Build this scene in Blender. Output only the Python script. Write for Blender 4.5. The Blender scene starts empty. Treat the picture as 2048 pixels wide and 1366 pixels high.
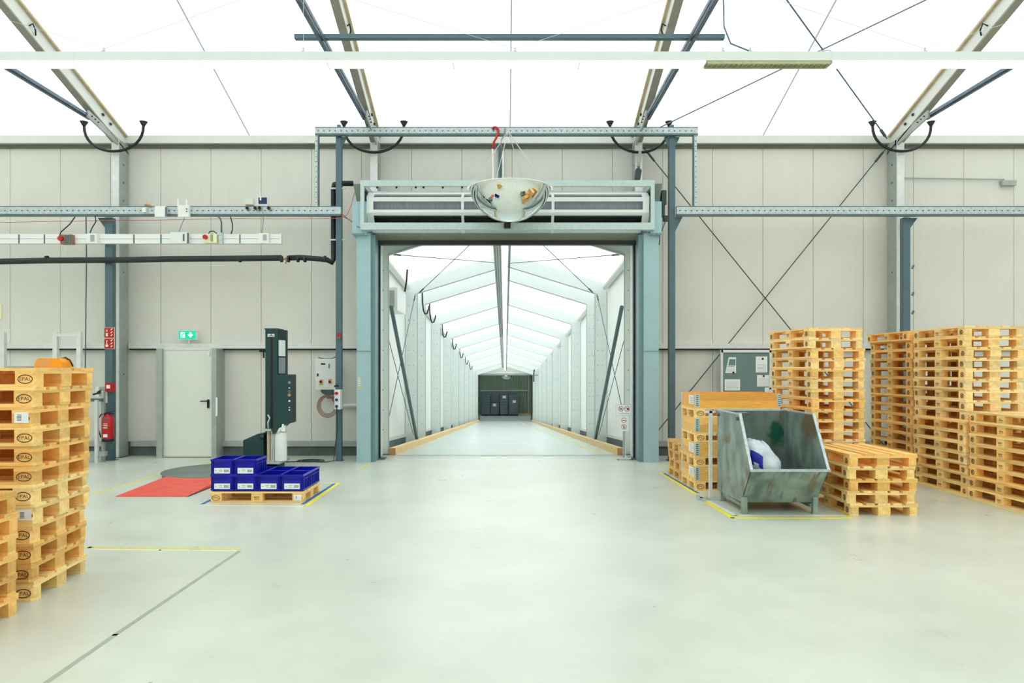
import bpy, math, random
from mathutils import Vector, Matrix
random.seed(7)
C = bpy.context.scene.collection
sc = bpy.context.scene
PI = math.pi
# ---------------------------------------------------------------- camera, sky, exposure
H, F, CX, CY = 1.72, 1400.0, 1010.0, 738.0
cam = bpy.data.objects.new('camera', bpy.data.cameras.new('camera')); C.objects.link(cam)
cam.location = (0, 0, H); cam.rotation_euler = (PI/2, 0, 0)
cam.data.sensor_width = 36; cam.data.lens = 36*F/2048
cam.data.shift_x = (1024-CX)/2048; cam.data.shift_y = (CY-683)/2048
cam.data.clip_end = 300
sc.camera = cam
w = bpy.data.worlds.new('sky'); sc.world = w; w.use_nodes = True
bg = w.node_tree.nodes['Background']; bg.inputs[0].default_value = (0.955, 0.975, 1.0, 1); bg.inputs[1].default_value = 2.5
sc.view_settings.view_transform = 'Standard'; sc.view_settings.look = 'None'
sc.view_settings.gamma = 1; sc.view_settings.use_curve_mapping = False
sc.view_settings.exposure = -0.06
sc.cycles.use_denoising = True
sc.cycles.max_bounces = 14; sc.cycles.diffuse_bounces = 9; sc.cycles.transmission_bounces = 6
sc.cycles.sample_clamp_indirect = 8

def PX(px, Y): return (px-CX)*Y/F
def PZ(py, Y): return H-(py-CY)*Y/F
def lin(c): return tuple((v/255/12.92 if v/255 <= .04045 else ((v/255+.055)/1.055)**2.4) for v in c)

# ---------------------------------------------------------------- materials
def nn(nt, t, **kw):
    n = nt.nodes.new(t)
    for k, v in kw.items(): setattr(n, k, v)
    return n
def mat(name, col, rough=.5, metal=0, var=.12, scale=6, stretch=(1, 1, 1), bump=0, emis=0, spec=.5, col2=None, coat=0):
    m = bpy.data.materials.new(name); m.use_nodes = True; nt = m.node_tree
    b = nt.nodes['Principled BSDF']; L = nt.links.new
    c = lin(col); c2 = lin(col2) if col2 else tuple(v*(1-var) for v in c)
    tc = nn(nt, 'ShaderNodeTexCoord'); mp = nn(nt, 'ShaderNodeMapping'); mp.inputs['Scale'].default_value = stretch
    no = nn(nt, 'ShaderNodeTexNoise'); no.inputs['Scale'].default_value = scale; no.inputs['Detail'].default_value = 5
    L(tc.outputs['Object'], mp.inputs[0]); L(mp.outputs[0], no.inputs['Vector'])
    r = nn(nt, 'ShaderNodeValToRGB'); r.color_ramp.elements[0].position = .32; r.color_ramp.elements[1].position = .68
    r.color_ramp.elements[0].color = (*c2, 1); r.color_ramp.elements[1].color = (*c, 1)
    L(no.outputs['Fac'], r.inputs[0]); L(r.outputs[0], b.inputs['Base Color'])
    b.inputs['Roughness'].default_value = rough; b.inputs['Metallic'].default_value = metal
    b.inputs['Specular IOR Level'].default_value = spec; b.inputs['Coat Weight'].default_value = coat
    if bump:
        bn = nn(nt, 'ShaderNodeBump'); bn.inputs['Strength'].default_value = bump; bn.inputs['Distance'].default_value = .02
        L(no.outputs['Fac'], bn.inputs['Height']); L(bn.outputs[0], b.inputs['Normal'])
    if emis:
        b.inputs['Emission Color'].default_value = (*c, 1); b.inputs['Emission Strength'].default_value = emis
    return m
def wood(name, ca, cb, stretch):
    m = mat(name, ca, .6, 0, scale=5, stretch=stretch, col2=cb, bump=.15); nt = m.node_tree; L = nt.links.new
    b = nt.nodes['Principled BSDF']; ramp = [n for n in nt.nodes if n.type == 'VALTORGB'][0]
    oi = nn(nt, 'ShaderNodeObjectInfo')
    hs = nn(nt, 'ShaderNodeHueSaturation'); mr = nn(nt, 'ShaderNodeMapRange')
    mr.inputs['To Min'].default_value = .80; mr.inputs['To Max'].default_value = 1.12
    L(oi.outputs['Random'], mr.inputs['Value']); L(mr.outputs[0], hs.inputs['Value'])
    mx = nn(nt, 'ShaderNodeMix', data_type='RGBA', blend_type='MULTIPLY'); mx.inputs[0].default_value = 1
    L(ramp.outputs[0], mx.inputs[6]); L(oi.outputs['Color'], mx.inputs[7])
    L(mx.outputs[2], hs.inputs['Color']); L(hs.outputs[0], b.inputs['Base Color'])
    return m
def translucent(name, col, dif=.2):
    m = bpy.data.materials.new(name); m.use_nodes = True; nt = m.node_tree; nt.nodes.clear(); L = nt.links.new
    o = nn(nt, 'ShaderNodeOutputMaterial'); t = nn(nt, 'ShaderNodeBsdfTranslucent'); d = nn(nt, 'ShaderNodeBsdfDiffuse')
    mx = nn(nt, 'ShaderNodeMixShader'); mx.inputs[0].default_value = dif
    no = nn(nt, 'ShaderNodeTexNoise'); no.inputs['Scale'].default_value = .35; tc = nn(nt, 'ShaderNodeTexCoord'); L(tc.outputs['Object'], no.inputs['Vector'])
    r = nn(nt, 'ShaderNodeValToRGB'); r.color_ramp.elements[0].color = (*[v*.93 for v in col], 1); r.color_ramp.elements[1].color = (*col, 1)
    L(no.outputs['Fac'], r.inputs[0]); L(r.outputs[0], t.inputs[0]); L(r.outputs[0], d.inputs[0])
    L(t.outputs[0], mx.inputs[1]); L(d.outputs[0], mx.inputs[2]); L(mx.outputs[0], o.inputs[0])
    return m
M = {}
M['membrane'] = translucent('roof_membrane', (.945, .965, .95))
M['tmembrane'] = translucent('tunnel_membrane', (.95, .965, .955), .08)
M['seam'] = translucent('membrane_seam', (.62, .66, .65))
M['wall'] = mat('wall_panel', (223, 221, 212), .55, 0, var=.04, scale=1.5)
nt = M['wall'].node_tree; wv = nn(nt, 'ShaderNodeTexWave'); wv.inputs['Scale'].default_value = 6.5; wv.inputs['Distortion'].default_value = 0
tc = nn(nt, 'ShaderNodeTexCoord'); nt.links.new(tc.outputs['Object'], wv.inputs['Vector'])
bn = nn(nt, 'ShaderNodeBump'); bn.inputs['Strength'].default_value = .12; bn.inputs['Distance'].default_value = .01
nt.links.new(wv.outputs['Fac'], bn.inputs['Height']); nt.links.new(bn.outputs[0], nt.nodes['Principled BSDF'].inputs['Normal'])
M['joint'] = mat('panel_joint', (112, 112, 104), .8)
M['twall'] = mat('tunnel_panel', (240, 243, 240), .5, 0, var=.03, scale=1)
M['flange'] = mat('rafter_flange', (158, 154, 142), .5, .1)
M['alu'] = mat('mill_aluminium', (226, 229, 227), .42, .2, var=.12, scale=9)
M['alud'] = mat('dull_aluminium', (176, 182, 178), .5, .3, var=.15, scale=7)
M['rib'] = mat('tunnel_rib_metal', (222, 231, 228), .5, .03, var=.04, scale=9)
M['galv'] = mat('galvanised_steel', (200, 212, 214), .45, .45, var=.25, scale=22)
M['galvd'] = mat('dark_galvanised_steel', (98, 118, 122), .45, .4, var=.2, scale=14)
M['steel'] = mat('grey_blue_painted_steel', (86, 112, 121), .42, .25, var=.12, scale=6)
M['chord'] = mat('weathered_tie_steel', (112, 128, 146), .45, .5, var=.35, scale=18)
M['gate'] = mat('light_blue_grey_paint', (162, 194, 200), .42, .15, var=.05, scale=4)
M['gateg'] = mat('guide_grey_paint', (118, 148, 152), .42, .2, var=.06, scale=4)
M['frame'] = mat('zinc_frame', (194, 212, 211), .45, .2, var=.12, scale=20)
M['white'] = mat('white_plastic', (238, 240, 238), .4, var=.02)
M['whitem'] = mat('white_powder_coat', (232, 236, 234), .38, var=.03)
M['offw'] = mat('cream_door_paint', (224, 227, 217), .4, var=.03, scale=2)
M['trim'] = mat('white_trim', (222, 224, 218), .45, .1, var=.05)
M['tan'] = mat('tan_keder_strip', (206, 188, 154), .6, var=.2)
M['brackt'] = mat('olive_grey_bracket', (104, 118, 108), .5, var=.1)
M['clothg'] = mat('door_curtain_grey', (150, 158, 168), .6, var=.22, scale=3, stretch=(9, 1, 1))
M['hdr'] = mat('curtain_header', (148, 152, 136), .6, var=.1)
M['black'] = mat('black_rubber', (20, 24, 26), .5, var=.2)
M['pipe'] = mat('dark_pipe_lagging', (44, 50, 50), .65, var=.3, scale=4)
M['dark'] = mat('dark_gap', (40, 48, 50), .8, var=.3)
M['hole'] = mat('punched_hole', (84, 98, 100), .8)
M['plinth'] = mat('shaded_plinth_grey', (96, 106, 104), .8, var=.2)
M['mirror'] = mat('mirror_dome', (236, 240, 238), .035, 1, var=.01)
M['red'] = mat('signal_red', (196, 16, 26), .35, var=.12)
M['signred'] = mat('sign_red', (178, 14, 34), .45, var=.1)
M['cream'] = mat('sign_cream', (245, 238, 200), .5, var=.04)
M['green'] = mat('exit_sign_green', (0, 186, 146), .4, var=.02, emis=.75)
M['exitw'] = mat('exit_sign_white', (225, 255, 240), .4, var=.01, emis=1.1)
M['tube'] = mat('lamp_glow', (255, 255, 250), .4, var=.0, emis=2.6)
M['lampb'] = mat('luminaire_body', (222, 228, 224), .4, 0, var=.02)
M['louv'] = mat('louvre_grid', (190, 190, 150), .45, .2, var=.2, scale=10)
M['machine'] = mat('dark_green_machine_paint', (14, 62, 62), .38, var=.18, scale=3)
M['machine2'] = mat('charcoal_machine_paint', (44, 60, 60), .42, var=.15)
M['slot'] = mat('mast_slot_black', (10, 14, 16), .5)
M['film'] = mat('stretch_film', (236, 240, 238), .3, var=.04, scale=14, bump=.2)
M['card'] = mat('cardboard_core', (190, 140, 96), .7, var=.15)
M['orange'] = mat('orange_plastic', (250, 160, 10), .4, var=.06)
M['rampred'] = mat('worn_red_paint', (240, 92, 74), .5, var=.12, scale=8, stretch=(1, 3, 1), col2=(214, 70, 56))
M['turn'] = mat('turntable_grey', (122, 132, 126), .5, .3, var=.15, scale=10)
M['crate'] = mat('blue_crate_plastic', (5, 16, 176), .33, var=.35, scale=3, spec=.45)
M['paper'] = mat('white_paper', (236, 240, 240), .6, var=.02)
M['ink'] = mat('grey_ink', (96, 108, 106), .7)
M['inkl'] = mat('pale_ink', (168, 176, 180), .7)
M['inkg'] = mat('green_ink', (140, 180, 130), .7)
M['burn'] = mat('burnt_stamp', (92, 52, 24), .8, var=.3, scale=40)
M['brown'] = mat('brown_box', (150, 120, 96), .5, var=.15)
M['board'] = mat('grey_felt_board', (108, 134, 132), .8, var=.06)
M['yellowt'] = mat('yellow_floor_tape', (226, 220, 110), .6, var=.25, scale=30)
M['ybright'] = mat('bright_yellow_tape', (250, 236, 40), .6, var=.1, scale=20)
M['ywhite'] = mat('worn_white_tape', (232, 234, 200), .6, var=.1, scale=20)
M['bluet'] = mat('blue_floor_tape', (30, 110, 180), .6, var=.2, scale=20)
M['crack'] = mat('floor_joint_filler', (166, 176, 160), .6, var=.2, scale=12)
M['timber'] = wood('planed_timber', (240, 214, 160), (222, 182, 118), (12, .7, 12))
M['woodx'] = wood('pallet_wood_along', (255, 230, 168), (244, 196, 118), (.9, 14, 14))
M['woody'] = wood('pallet_wood_across', (255, 230, 168), (244, 196, 118), (14, .9, 14))
M['woodb'] = wood('pallet_block_wood', (255, 224, 156), (238, 188, 110), (3, 3, 3))
M['collar'] = wood('collar_wood', (250, 200, 108), (230, 158, 62), (1.2, 10, 26))
M['sheet'] = mat('green_corrugated_sheet', (150, 172, 148), .5, .1, var=.12, scale=1)
M['darkwrap'] = mat('black_stretch_wrap', (92, 114, 120), .26, 0, var=.5, scale=5, stretch=(1, 1, 6), bump=.3)
M['darkroof'] = mat('dark_metal_roof', (90, 96, 94), .7)
M['bag'] = mat('white_plastic_bag', (214, 222, 230), .35, var=.18, scale=9, bump=.8)
M['bagblue'] = mat('blue_bag_print', (24, 44, 176), .4)
M['hosered'] = mat('reddish_brown_hose', (150, 84, 70), .5)
M['redwire'] = mat('red_wire', (200, 96, 84), .6)
M['orangep'] = mat('switch_orange', (240, 170, 90), .5)
M['yellow'] = mat('yellow_label', (240, 220, 20), .5)
M['navy'] = mat('navy_plastic', (14, 40, 96), .4)
M['wirec'] = mat('thin_steel_cable', (120, 134, 138), .4, .5)
M['wirel'] = mat('pale_suspension_wire', (205, 210, 208), .5, .1)
M['bracec'] = mat('dark_brace_cable', (70, 84, 84), .45, .4)
M['scrap'] = mat('green_paint_residue', (20, 100, 70), .5, var=.3, scale=9)

def floor_mat(name, a, b, rough, rv=.10, vv=.11):
    m = mat(name, a, rough, 0, scale=.8, col2=b, spec=.5); nt = m.node_tree; L = nt.links.new; bs = nt.nodes['Principled BSDF']
    tc = nn(nt, 'ShaderNodeTexCoord')
    n2 = nn(nt, 'ShaderNodeTexNoise'); n2.inputs['Scale'].default_value = 2.6; n2.inputs['Detail'].default_value = 10; n2.inputs['Roughness'].default_value = .62
    L(tc.outputs['Object'], n2.inputs['Vector'])
    mr = nn(nt, 'ShaderNodeMapRange'); mr.inputs['To Min'].default_value = rough-rv; mr.inputs['To Max'].default_value = rough+rv
    L(n2.outputs['Fac'], mr.inputs['Value']); L(mr.outputs[0], bs.inputs['Roughness'])
    mr2 = nn(nt, 'ShaderNodeMapRange'); mr2.inputs['To Min'].default_value = 1-vv; mr2.inputs['To Max'].default_value = 1+vv
    L(n2.outputs['Fac'], mr2.inputs['Value'])
    ramp = [n for n in nt.nodes if n.type == 'VALTORGB'][0]
    hs = nn(nt, 'ShaderNodeHueSaturation'); L(ramp.outputs[0], hs.inputs['Color']); L(mr2.outputs[0], hs.inputs['Value']); L(hs.outputs[0], bs.inputs['Base Color'])
    return m
M['floor'] = floor_mat('polished_concrete', (209, 214, 202), (197, 203, 190), .31)
M['tfloor'] = floor_mat('tunnel_concrete', (204, 216, 211), (198, 211, 206), .26, .03, .03)

def skip_mat():
    m = mat('stained_zinc_steel', (160, 178, 170), .42, .30, var=.35, scale=5, stretch=(1, 1, .6), col2=(106, 122, 114)); nt = m.node_tree; L = nt.links.new
    bs = nt.nodes['Principled BSDF']; ramp = [n for n in nt.nodes if n.type == 'VALTORGB'][0]; tc = nn(nt, 'ShaderNodeTexCoord')
    # rust streaks
    mp = nn(nt, 'ShaderNodeMapping'); mp.inputs['Scale'].default_value = (7, 1.2, 1.2); mp.inputs['Rotation'].default_value = (0, .5, 0)
    no = nn(nt, 'ShaderNodeTexNoise'); no.inputs['Scale'].default_value = 2; no.inputs['Detail'].default_value = 6
    L(tc.outputs['Object'], mp.inputs[0]); L(mp.outputs[0], no.inputs['Vector'])
    r2 = nn(nt, 'ShaderNodeValToRGB'); r2.color_ramp.elements[0].position = .56; r2.color_ramp.elements[1].position = .68
    L(no.outputs['Fac'], r2.inputs[0])
    mx = nn(nt, 'ShaderNodeMix', data_type='RGBA'); L(r2.outputs[0], mx.inputs[0]); L(ramp.outputs[0], mx.inputs[6]); mx.inputs[7].default_value = (*lin((122, 104, 78)), 1)
    return m, nt, bs, mx, tc
M['skip'], _nt, _bs, _mx, _tc = skip_mat(); _nt.links.new(_mx.outputs[2], _bs.inputs['Base Color'])
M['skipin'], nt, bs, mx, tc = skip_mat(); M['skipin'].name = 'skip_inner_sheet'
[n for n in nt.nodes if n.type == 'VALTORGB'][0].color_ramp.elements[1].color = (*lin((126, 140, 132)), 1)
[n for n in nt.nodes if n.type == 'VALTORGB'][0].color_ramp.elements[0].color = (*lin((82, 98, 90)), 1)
vm = nn(nt, 'ShaderNodeVectorMath', operation='DISTANCE'); mp = nn(nt, 'ShaderNodeMapping'); mp.inputs['Scale'].default_value = (1, .15, .55)
nt.links.new(tc.outputs['Object'], mp.inputs[0])
nz = nn(nt, 'ShaderNodeTexNoise'); nz.inputs['Scale'].default_value = 6; nt.links.new(tc.outputs['Object'], nz.inputs['Vector'])
ad = nn(nt, 'ShaderNodeMath', operation='MULTIPLY_ADD'); ad.inputs[1].default_value = .22
nt.links.new(mp.outputs[0], vm.inputs[0]); vm.inputs[1].default_value = (.34, .44*.15, .86*.55)
nt.links.new(nz.outputs['Fac'], ad.inputs[0]); nt.links.new(vm.outputs['Value'], ad.inputs[2])
rr = nn(nt, 'ShaderNodeValToRGB'); rr.color_ramp.elements[0].position = .19; rr.color_ramp.elements[0].color = (1, 1, 1, 1); rr.color_ramp.elements[1].position = .25; rr.color_ramp.elements[1].color = (0, 0, 0, 1)
nt.links.new(ad.outputs[0], rr.inputs[0])
m2 = nn(nt, 'ShaderNodeMix', data_type='RGBA'); nt.links.new(rr.outputs[0], m2.inputs[0]); nt.links.new(mx.outputs[2], m2.inputs[6]); m2.inputs[7].default_value = (*lin((16, 88, 66)), 1)
nt.links.new(m2.outputs[2], bs.inputs['Base Color'])

# ---------------------------------------------------------------- mesh builder
def root_off(p):
    v = Vector((0, 0, 0))
    while p: v += Vector(p.location); p = p.parent
    return v
class MB:
    def __init__(s): s.v = []; s.f = []; s.m = []; s.s = []
    def add(s, vs, fs, mi=0, sm=False):
        o = len(s.v); s.v += [tuple(v) for v in vs]
        for f in fs: s.f.append([i+o for i in f]); s.m.append(mi); s.s.append(sm)
        return s
    def box(s, x0, x1, y0, y1, z0, z1, mi=0):
        return s.add([(x, y, z) for x in (x0, x1) for y in (y0, y1) for z in (z0, z1)],
                     [(0, 1, 3, 2), (4, 6, 7, 5), (0, 4, 5, 1), (2, 3, 7, 6), (0, 2, 6, 4), (1, 5, 7, 3)], mi)
    def bar(s, p0, p1, w, h, mi=0, up=(0, 0, 1)):
        p0 = Vector(p0); p1 = Vector(p1); d = (p1-p0).normalized(); u = Vector(up)
        if abs(d.dot(u)) > .98: u = Vector((0, 1, 0))
        a = d.cross(u).normalized()*w/2; b = a.cross(d).normalized()*h/2
        vs = [p+sa*a+sb*b for p in (p0, p1) for sa, sb in ((-1, -1), (1, -1), (1, 1), (-1, 1))]
        return s.add(vs, [(0, 1, 2, 3), (7, 6, 5, 4), (0, 4, 5, 1), (1, 5, 6, 2), (2, 6, 7, 3), (3, 7, 4, 0)], mi)
    def cyl(s, p0, p1, r, n=12, mi=0, r2=None, caps=True):
        p0 = Vector(p0); p1 = Vector(p1); d = (p1-p0).normalized(); u = Vector((0, 0, 1)) if abs(d.z) < .9 else Vector((1, 0, 0))
        a = d.cross(u).normalized(); b = a.cross(d); r2 = r if r2 is None else r2
        vs = [p+(a*math.cos(2*PI*i/n)+b*math.sin(2*PI*i/n))*q for p, q in ((p0, r), (p1, r2)) for i in range(n)]
        s.add(vs, [(i, (i+1) % n, n+(i+1) % n, n+i) for i in range(n)], mi, True)
        if caps: s.add(vs, [tuple(range(n-1, -1, -1)), tuple(range(n, 2*n))], mi)
        return s
    def tube(s, pts, r, n=8, mi=0):
        pts = [Vector(p) for p in pts]; vs = []; pa = None
        for i, p in enumerate(pts):
            d = (pts[min(i+1, len(pts)-1)]-pts[max(i-1, 0)]).normalized()
            if pa is None:
                u = Vector((0, 0, 1)) if abs(d.z) < .9 else Vector((1, 0, 0)); a = d.cross(u).normalized()
            else: a = (pa-d*pa.dot(d)).normalized()
            pa = a; b = a.cross(d)
            vs += [p+(a*math.cos(2*PI*k/n)+b*math.sin(2*PI*k/n))*r for k in range(n)]
        fs = [(i*n+k, i*n+(k+1) % n, (i+1)*n+(k+1) % n, (i+1)*n+k) for i in range(len(pts)-1) for k in range(n)]
        fs += [tuple(range(n-1, -1, -1)), tuple(range(len(vs)-n, len(vs)))]
        return s.add(vs, fs, mi, True)
    def prism(s, poly, axis, a, b, mi=0):
        def mk(p, t): return (t, p[0], p[1]) if axis == 'x' else (p[0], t, p[1]) if axis == 'y' else (p[0], p[1], t)
        n = len(poly); vs = [mk(p, a) for p in poly]+[mk(p, b) for p in poly]
        return s.add(vs, [tuple(range(n-1, -1, -1)), tuple(range(n, 2*n))]+[(i, (i+1) % n, n+(i+1) % n, n+i) for i in range(n)], mi)
    def lathe(s, prof, c, n=32, mi=0):
        c = Vector(c); vs = [c+Vector((r*math.cos(2*PI*i/n), r*math.sin(2*PI*i/n), z)) for r, z in prof for i in range(n)]
        fs = [(j*n+i, j*n+(i+1) % n, (j+1)*n+(i+1) % n, (j+1)*n+i) for j in range(len(prof)-1) for i in range(n)]
        return s.add(vs, fs, mi, True)
    def geo(s, g, mtx, mi=0):
        return s.add([mtx @ Vector(v) for v in g[0]], g[1], mi)
    def ring(s, c, rx, rz, t, mi=0, n=24, ax='y'):
        o = []
        for q in (0, t):
            for i in range(n):
                a = 2*PI*i/n; o.append((c[0]+(rx-q)*math.cos(a), c[1], c[2]+(rz-q)*math.sin(a)))
        return s.add(o, [(i, (i+1) % n, n+(i+1) % n, n+i) for i in range(n)], mi)
    def disc(s, c, r, mi=0, n=16):
        return s.add([(c[0]+r*math.cos(2*PI*i/n), c[1], c[2]+r*math.sin(2*PI*i/n)) for i in range(n)], [tuple(range(n))], mi)
    def build(s, name, mats, parent=None, fix=True):
        off = root_off(parent)
        me = bpy.data.meshes.new(name); me.from_pydata([Vector(v)-off for v in s.v], [], s.f)
        if not isinstance(mats, (list, tuple)): mats = [mats]
        for x in mats: me.materials.append(M[x] if isinstance(x, str) else x)
        me.polygons.foreach_set('material_index', s.m); me.polygons.foreach_set('use_smooth', s.s); me.update()
        if fix:
            import bmesh
            bm = bmesh.new(); bm.from_mesh(me); bmesh.ops.recalc_face_normals(bm, faces=bm.faces); bm.to_mesh(me); bm.free()
        o = bpy.data.objects.new(name, me); C.objects.link(o)
        if parent: o.parent = parent
        return o
def B(*a): return MB().box(*a)
_txt = {}
def text_geo(t, size=1.0):
    if t in _txt: g = _txt[t]
    else:
        cu = bpy.data.curves.new('lettering', 'FONT'); cu.body = t; cu.align_x = 'CENTER'; cu.align_y = 'CENTER'; cu.size = 1; cu.resolution_u = 2
        ob = bpy.data.objects.new('lettering', cu); C.objects.link(ob)
        me = bpy.data.meshes.new_from_object(ob.evaluated_get(bpy.context.evaluated_depsgraph_get()))
        g = ([(v.co.x, 0, v.co.y) for v in me.vertices], [tuple(p.vertices) for p in me.polygons])
        bpy.data.objects.remove(ob); bpy.data.curves.remove(cu); bpy.data.meshes.remove(me); _txt[t] = g
    return ([(x*size, y, z*size) for x, y, z in g[0]], g[1])
def T(x, y, z): return Matrix.Translation((x, y, z))
def tag(o, label, cat, group=None, kind=None):
    if label: o['label'] = label
    if cat: o['category'] = cat
    if group: o['group'] = group
    if kind: o['kind'] = kind
    return o
def struct(o, label=None):
    o['kind'] = 'structure'
    if label: o['label'] = label
    return o
def thing(name, label, cat, loc=(0, 0, 0), rz=0, group=None):
    o = bpy.data.objects.new(name, None); C.objects.link(o); o.location = loc; o.rotation_euler = (0, 0, rz); o.empty_display_size = .1
    return tag(o, label, cat, group)
def kids(o): return [c for c in o.children]
def copy_tree(o, parent=None):
    c = o.copy(); C.objects.link(c); c.parent = parent
    for ch in kids(o): copy_tree(ch, c)
    return c

# ---------------------------------------------------------------- setting: hall
YW = 13.95; EZ = 6.30; SL = .35
def zr(Y): return EZ+SL*(YW-Y)
RY = 2.0; ZR = zr(RY); YB = 2*RY-YW
def zt(Y): return -.0605*(Y-YW)
HW = 17.5
struct(B(-HW-.3, HW+.3, YB-.2, YW+.02, -.25, 0).build('floor', 'floor'), 'pale greenish polished concrete hall floor')
def panel_wall(name, spans, y0, y1, lab=None):
    mb = MB()
    for (xa, xb, za, zb) in spans:
        x = xa
        while x < xb-.001:
            # one metre modules with joints at X = k + .14
            nx = min(xb, math.floor(x-.14+1e-6)+1.14)
            mb.box(x+.004, nx-.004, y0, y1, za, zb, 0); x = nx
        mb.box(xa, xb, y0+.012, y1-.005, za, zb, 1)
    return struct(mb.build(name, ['wall', 'joint']), lab)
OPL, OPR, OPT = -2.60, 2.68, 4.55
panel_wall('wall_front', [(-HW, OPL, .28, EZ), (OPR, HW, .28, EZ), (OPL, OPR, OPT, EZ)], YW, YW+.1, 'beige insulated panel wall with vertical joints, pierced by the roller door')
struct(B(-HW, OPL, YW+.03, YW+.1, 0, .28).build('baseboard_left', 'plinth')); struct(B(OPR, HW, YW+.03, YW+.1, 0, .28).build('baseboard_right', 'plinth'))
for nm, x in (('wall_left', -HW-.1), ('wall_right', HW)):
    struct(MB().prism([(YB, 0), (YW, 0), (YW, EZ), (RY, ZR), (YB, EZ)], 'x', x, x+.1).build(nm, 'wall'))
struct(B(-HW, HW, YB-.1, YB, 0, EZ).build('wall_rear', 'wall'))
mb = MB()
mb.prism([(YW+.12, zr(YW+.12)), (RY, ZR), (YB, EZ), (YB, EZ+.01), (RY, ZR+.01), (YW+.12, zr(YW+.12)+.01)], 'x', -HW-.1, HW+.1)
struct(mb.build('ceiling', 'membrane'), 'glowing white translucent membrane roof')
mb = MB()
for x in (-12.5, -5.05, .1, 5.1, 12.5):
    mb.prism([(YW-.1, zr(YW-.1)-.004), (RY, ZR-.004), (RY, ZR-.012), (YW-.1, zr(YW-.1)-.012)], 'x', x-.012, x+.012)
struct(mb.build('trim_roof_seams', 'seam'))
mb = MB(); mb.box(-HW, HW, YW-.14, YW-.02, EZ-.12, EZ+.03, 0).box(-HW, HW, YW-.05, YW, EZ-.19, EZ-.12, 1)
struct(mb.build('trim_eave', ['trim', 'joint']), 'white eave beam along the top of the beige wall')
# horizontal wall rails and foot rails
gz0, gz1 = PZ(697, 13.8), PZ(687, 13.8)
for nm, a, b in (('trim_rail_left', -HW, -7.66), ('trim_rail_middle', -7.44, -2.62), ('trim_rail_right', 2.70, 7.5), ('trim_rail_far_right', 7.72, HW)):
    struct(MB().box(a, b, YW-.12, YW, gz0, gz1, 0).box(a, b, YW-.10, YW, gz0-.03, gz0, 1).build(nm, ['alu', 'dark']))
for nm, a, b in (('trim_foot_left', -HW, -7.66), ('trim_foot_door_left', -7.4, -6.86), ('trim_foot_middle', -5.6, -2.75), ('trim_foot_right', 2.85, 7.5), ('trim_foot_far_right', 7.72, HW)):
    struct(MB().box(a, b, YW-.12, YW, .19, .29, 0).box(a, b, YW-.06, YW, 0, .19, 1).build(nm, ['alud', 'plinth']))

# columns with bolt holes
colx = [(-7.60, -7.47, 'left of the emergency exit', 1), (-2.60, -2.47, 'behind the left end of the door drum', 1), (2.52, 2.65, 'behind the right end of the door drum', -1), (7.58, 7.71, 'behind the tall right pallet stacks', -1)]
for a, b, d, sgn in colx:
    mb = MB(); z0 = 0 if abs(a) > 5 else OPT
    mb.box(a, b, 13.55, 13.88, z0, 6.16)
    hx = b+.001 if sgn > 0 else a-.001
    for k in range(5):
        z = 5.7-k*.35 if k < 3 else 3.6-(k-3)*2
        if z > z0+.1: mb.box(min(hx, hx-.002), max(hx, hx+.002), 13.69, 13.73, z, z+.03, 1)
    c = thing('hall_column', 'grey aluminium wall column standing '+d, 'column', ((a+b)/2, 13.7, z0), group='aluminium columns along the hall wall')
    mb.build('column_profile', ['alud', 'hole'], c)
    B(a-.004, b+.004, 13.525, 13.55, z0, 6.16).build('column_face', 'alu', c)
    if abs(a) > 5: B(a-.06, b+.06, 13.5, 13.9, 0, .015).build('base_plate', 'galvd', c)
# roof rafters and tie bars
for a, b, d, sgn in colx:
    r = thing('roof_rafter', 'white roof rafter rising from the wall column '+d, 'rafter', ((a+b)/2, 13.7, 6.1), group='roof rafters')
    dep = .32
    mb = MB(); mb.prism([(13.90, zr(13.90)-.02), (RY, ZR-.02), (RY, ZR-.02-dep), (13.90, zr(13.90)-.02-dep)], 'x', a+.02, b-.02)
    mb.build('web', 'trim', r)
    mb = MB(); mb.prism([(13.90, zr(13.90)-dep), (RY, ZR-dep), (RY, ZR-dep-.03), (13.90, zr(13.90)-dep-.03)], 'x', a, b)
    mb.build('bottom_flange', 'flange', r)
    e = b if sgn > 0 else a
    mb = MB(); mb.prism([(13.90, zr(13.90)-.02), (RY, ZR-.02), (RY, ZR-.06), (13.90, zr(13.90)-.06)], 'x', e-.03, e+.03)
    mb.build('keder_rail', 'tan', r)
    mb = MB(); ex = b-.015 if sgn > 0 else a-.005
    for Y in (13.0, 13.25):
        mb.box(ex, ex+.02, Y, Y+.05, zr(Y)-.2, zr(Y)-.16)
    mb.build('bolt', 'dark', r)
    mb = MB(); mb.tube([(ex+.01, 11.0, zr(11)-.22), (ex+.03*sgn, 11.05, zr(11)-.16), (ex+.04*sgn, 11.1, zr(11)-.24), (ex+.01, 11.15, zr(11)-.3)], .012, 6)
    mb.build('cable_clip', 'black', r)
    xc = (a+b)/2
    t = thing('tie_bar', 'weathered steel tie bar level below the rafter '+d, 'tie bar', (xc, 12.9, 6.3), group='tie bars under the rafters')
    mb = MB(); mb.bar((xc-.03*sgn, 12.75, 6.29), (xc-.03*sgn, YB+1.2, 6.38), .045, .075, 0); mb.bar((xc+.03*sgn, 12.75, 6.29), (xc+.03*sgn, YB+1.2, 6.38), .02, .05, 0)
    mb.build('bar', 'chord', t)
    mb = MB(); mb.bar((xc+.05*sgn, 13.6, 6.10), (xc+.05*sgn, 12.55, 6.30), .03, .13, 0)
    for k in range(3): mb.cyl((xc+.06*sgn, 12.85-k*.1, 6.25+k*.018), (xc+.085*sgn, 12.85-k*.1, 6.25+k*.018), .012, 8, 1)
    mb.build('end_plate', ['alud', 'dark'], t)

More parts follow.
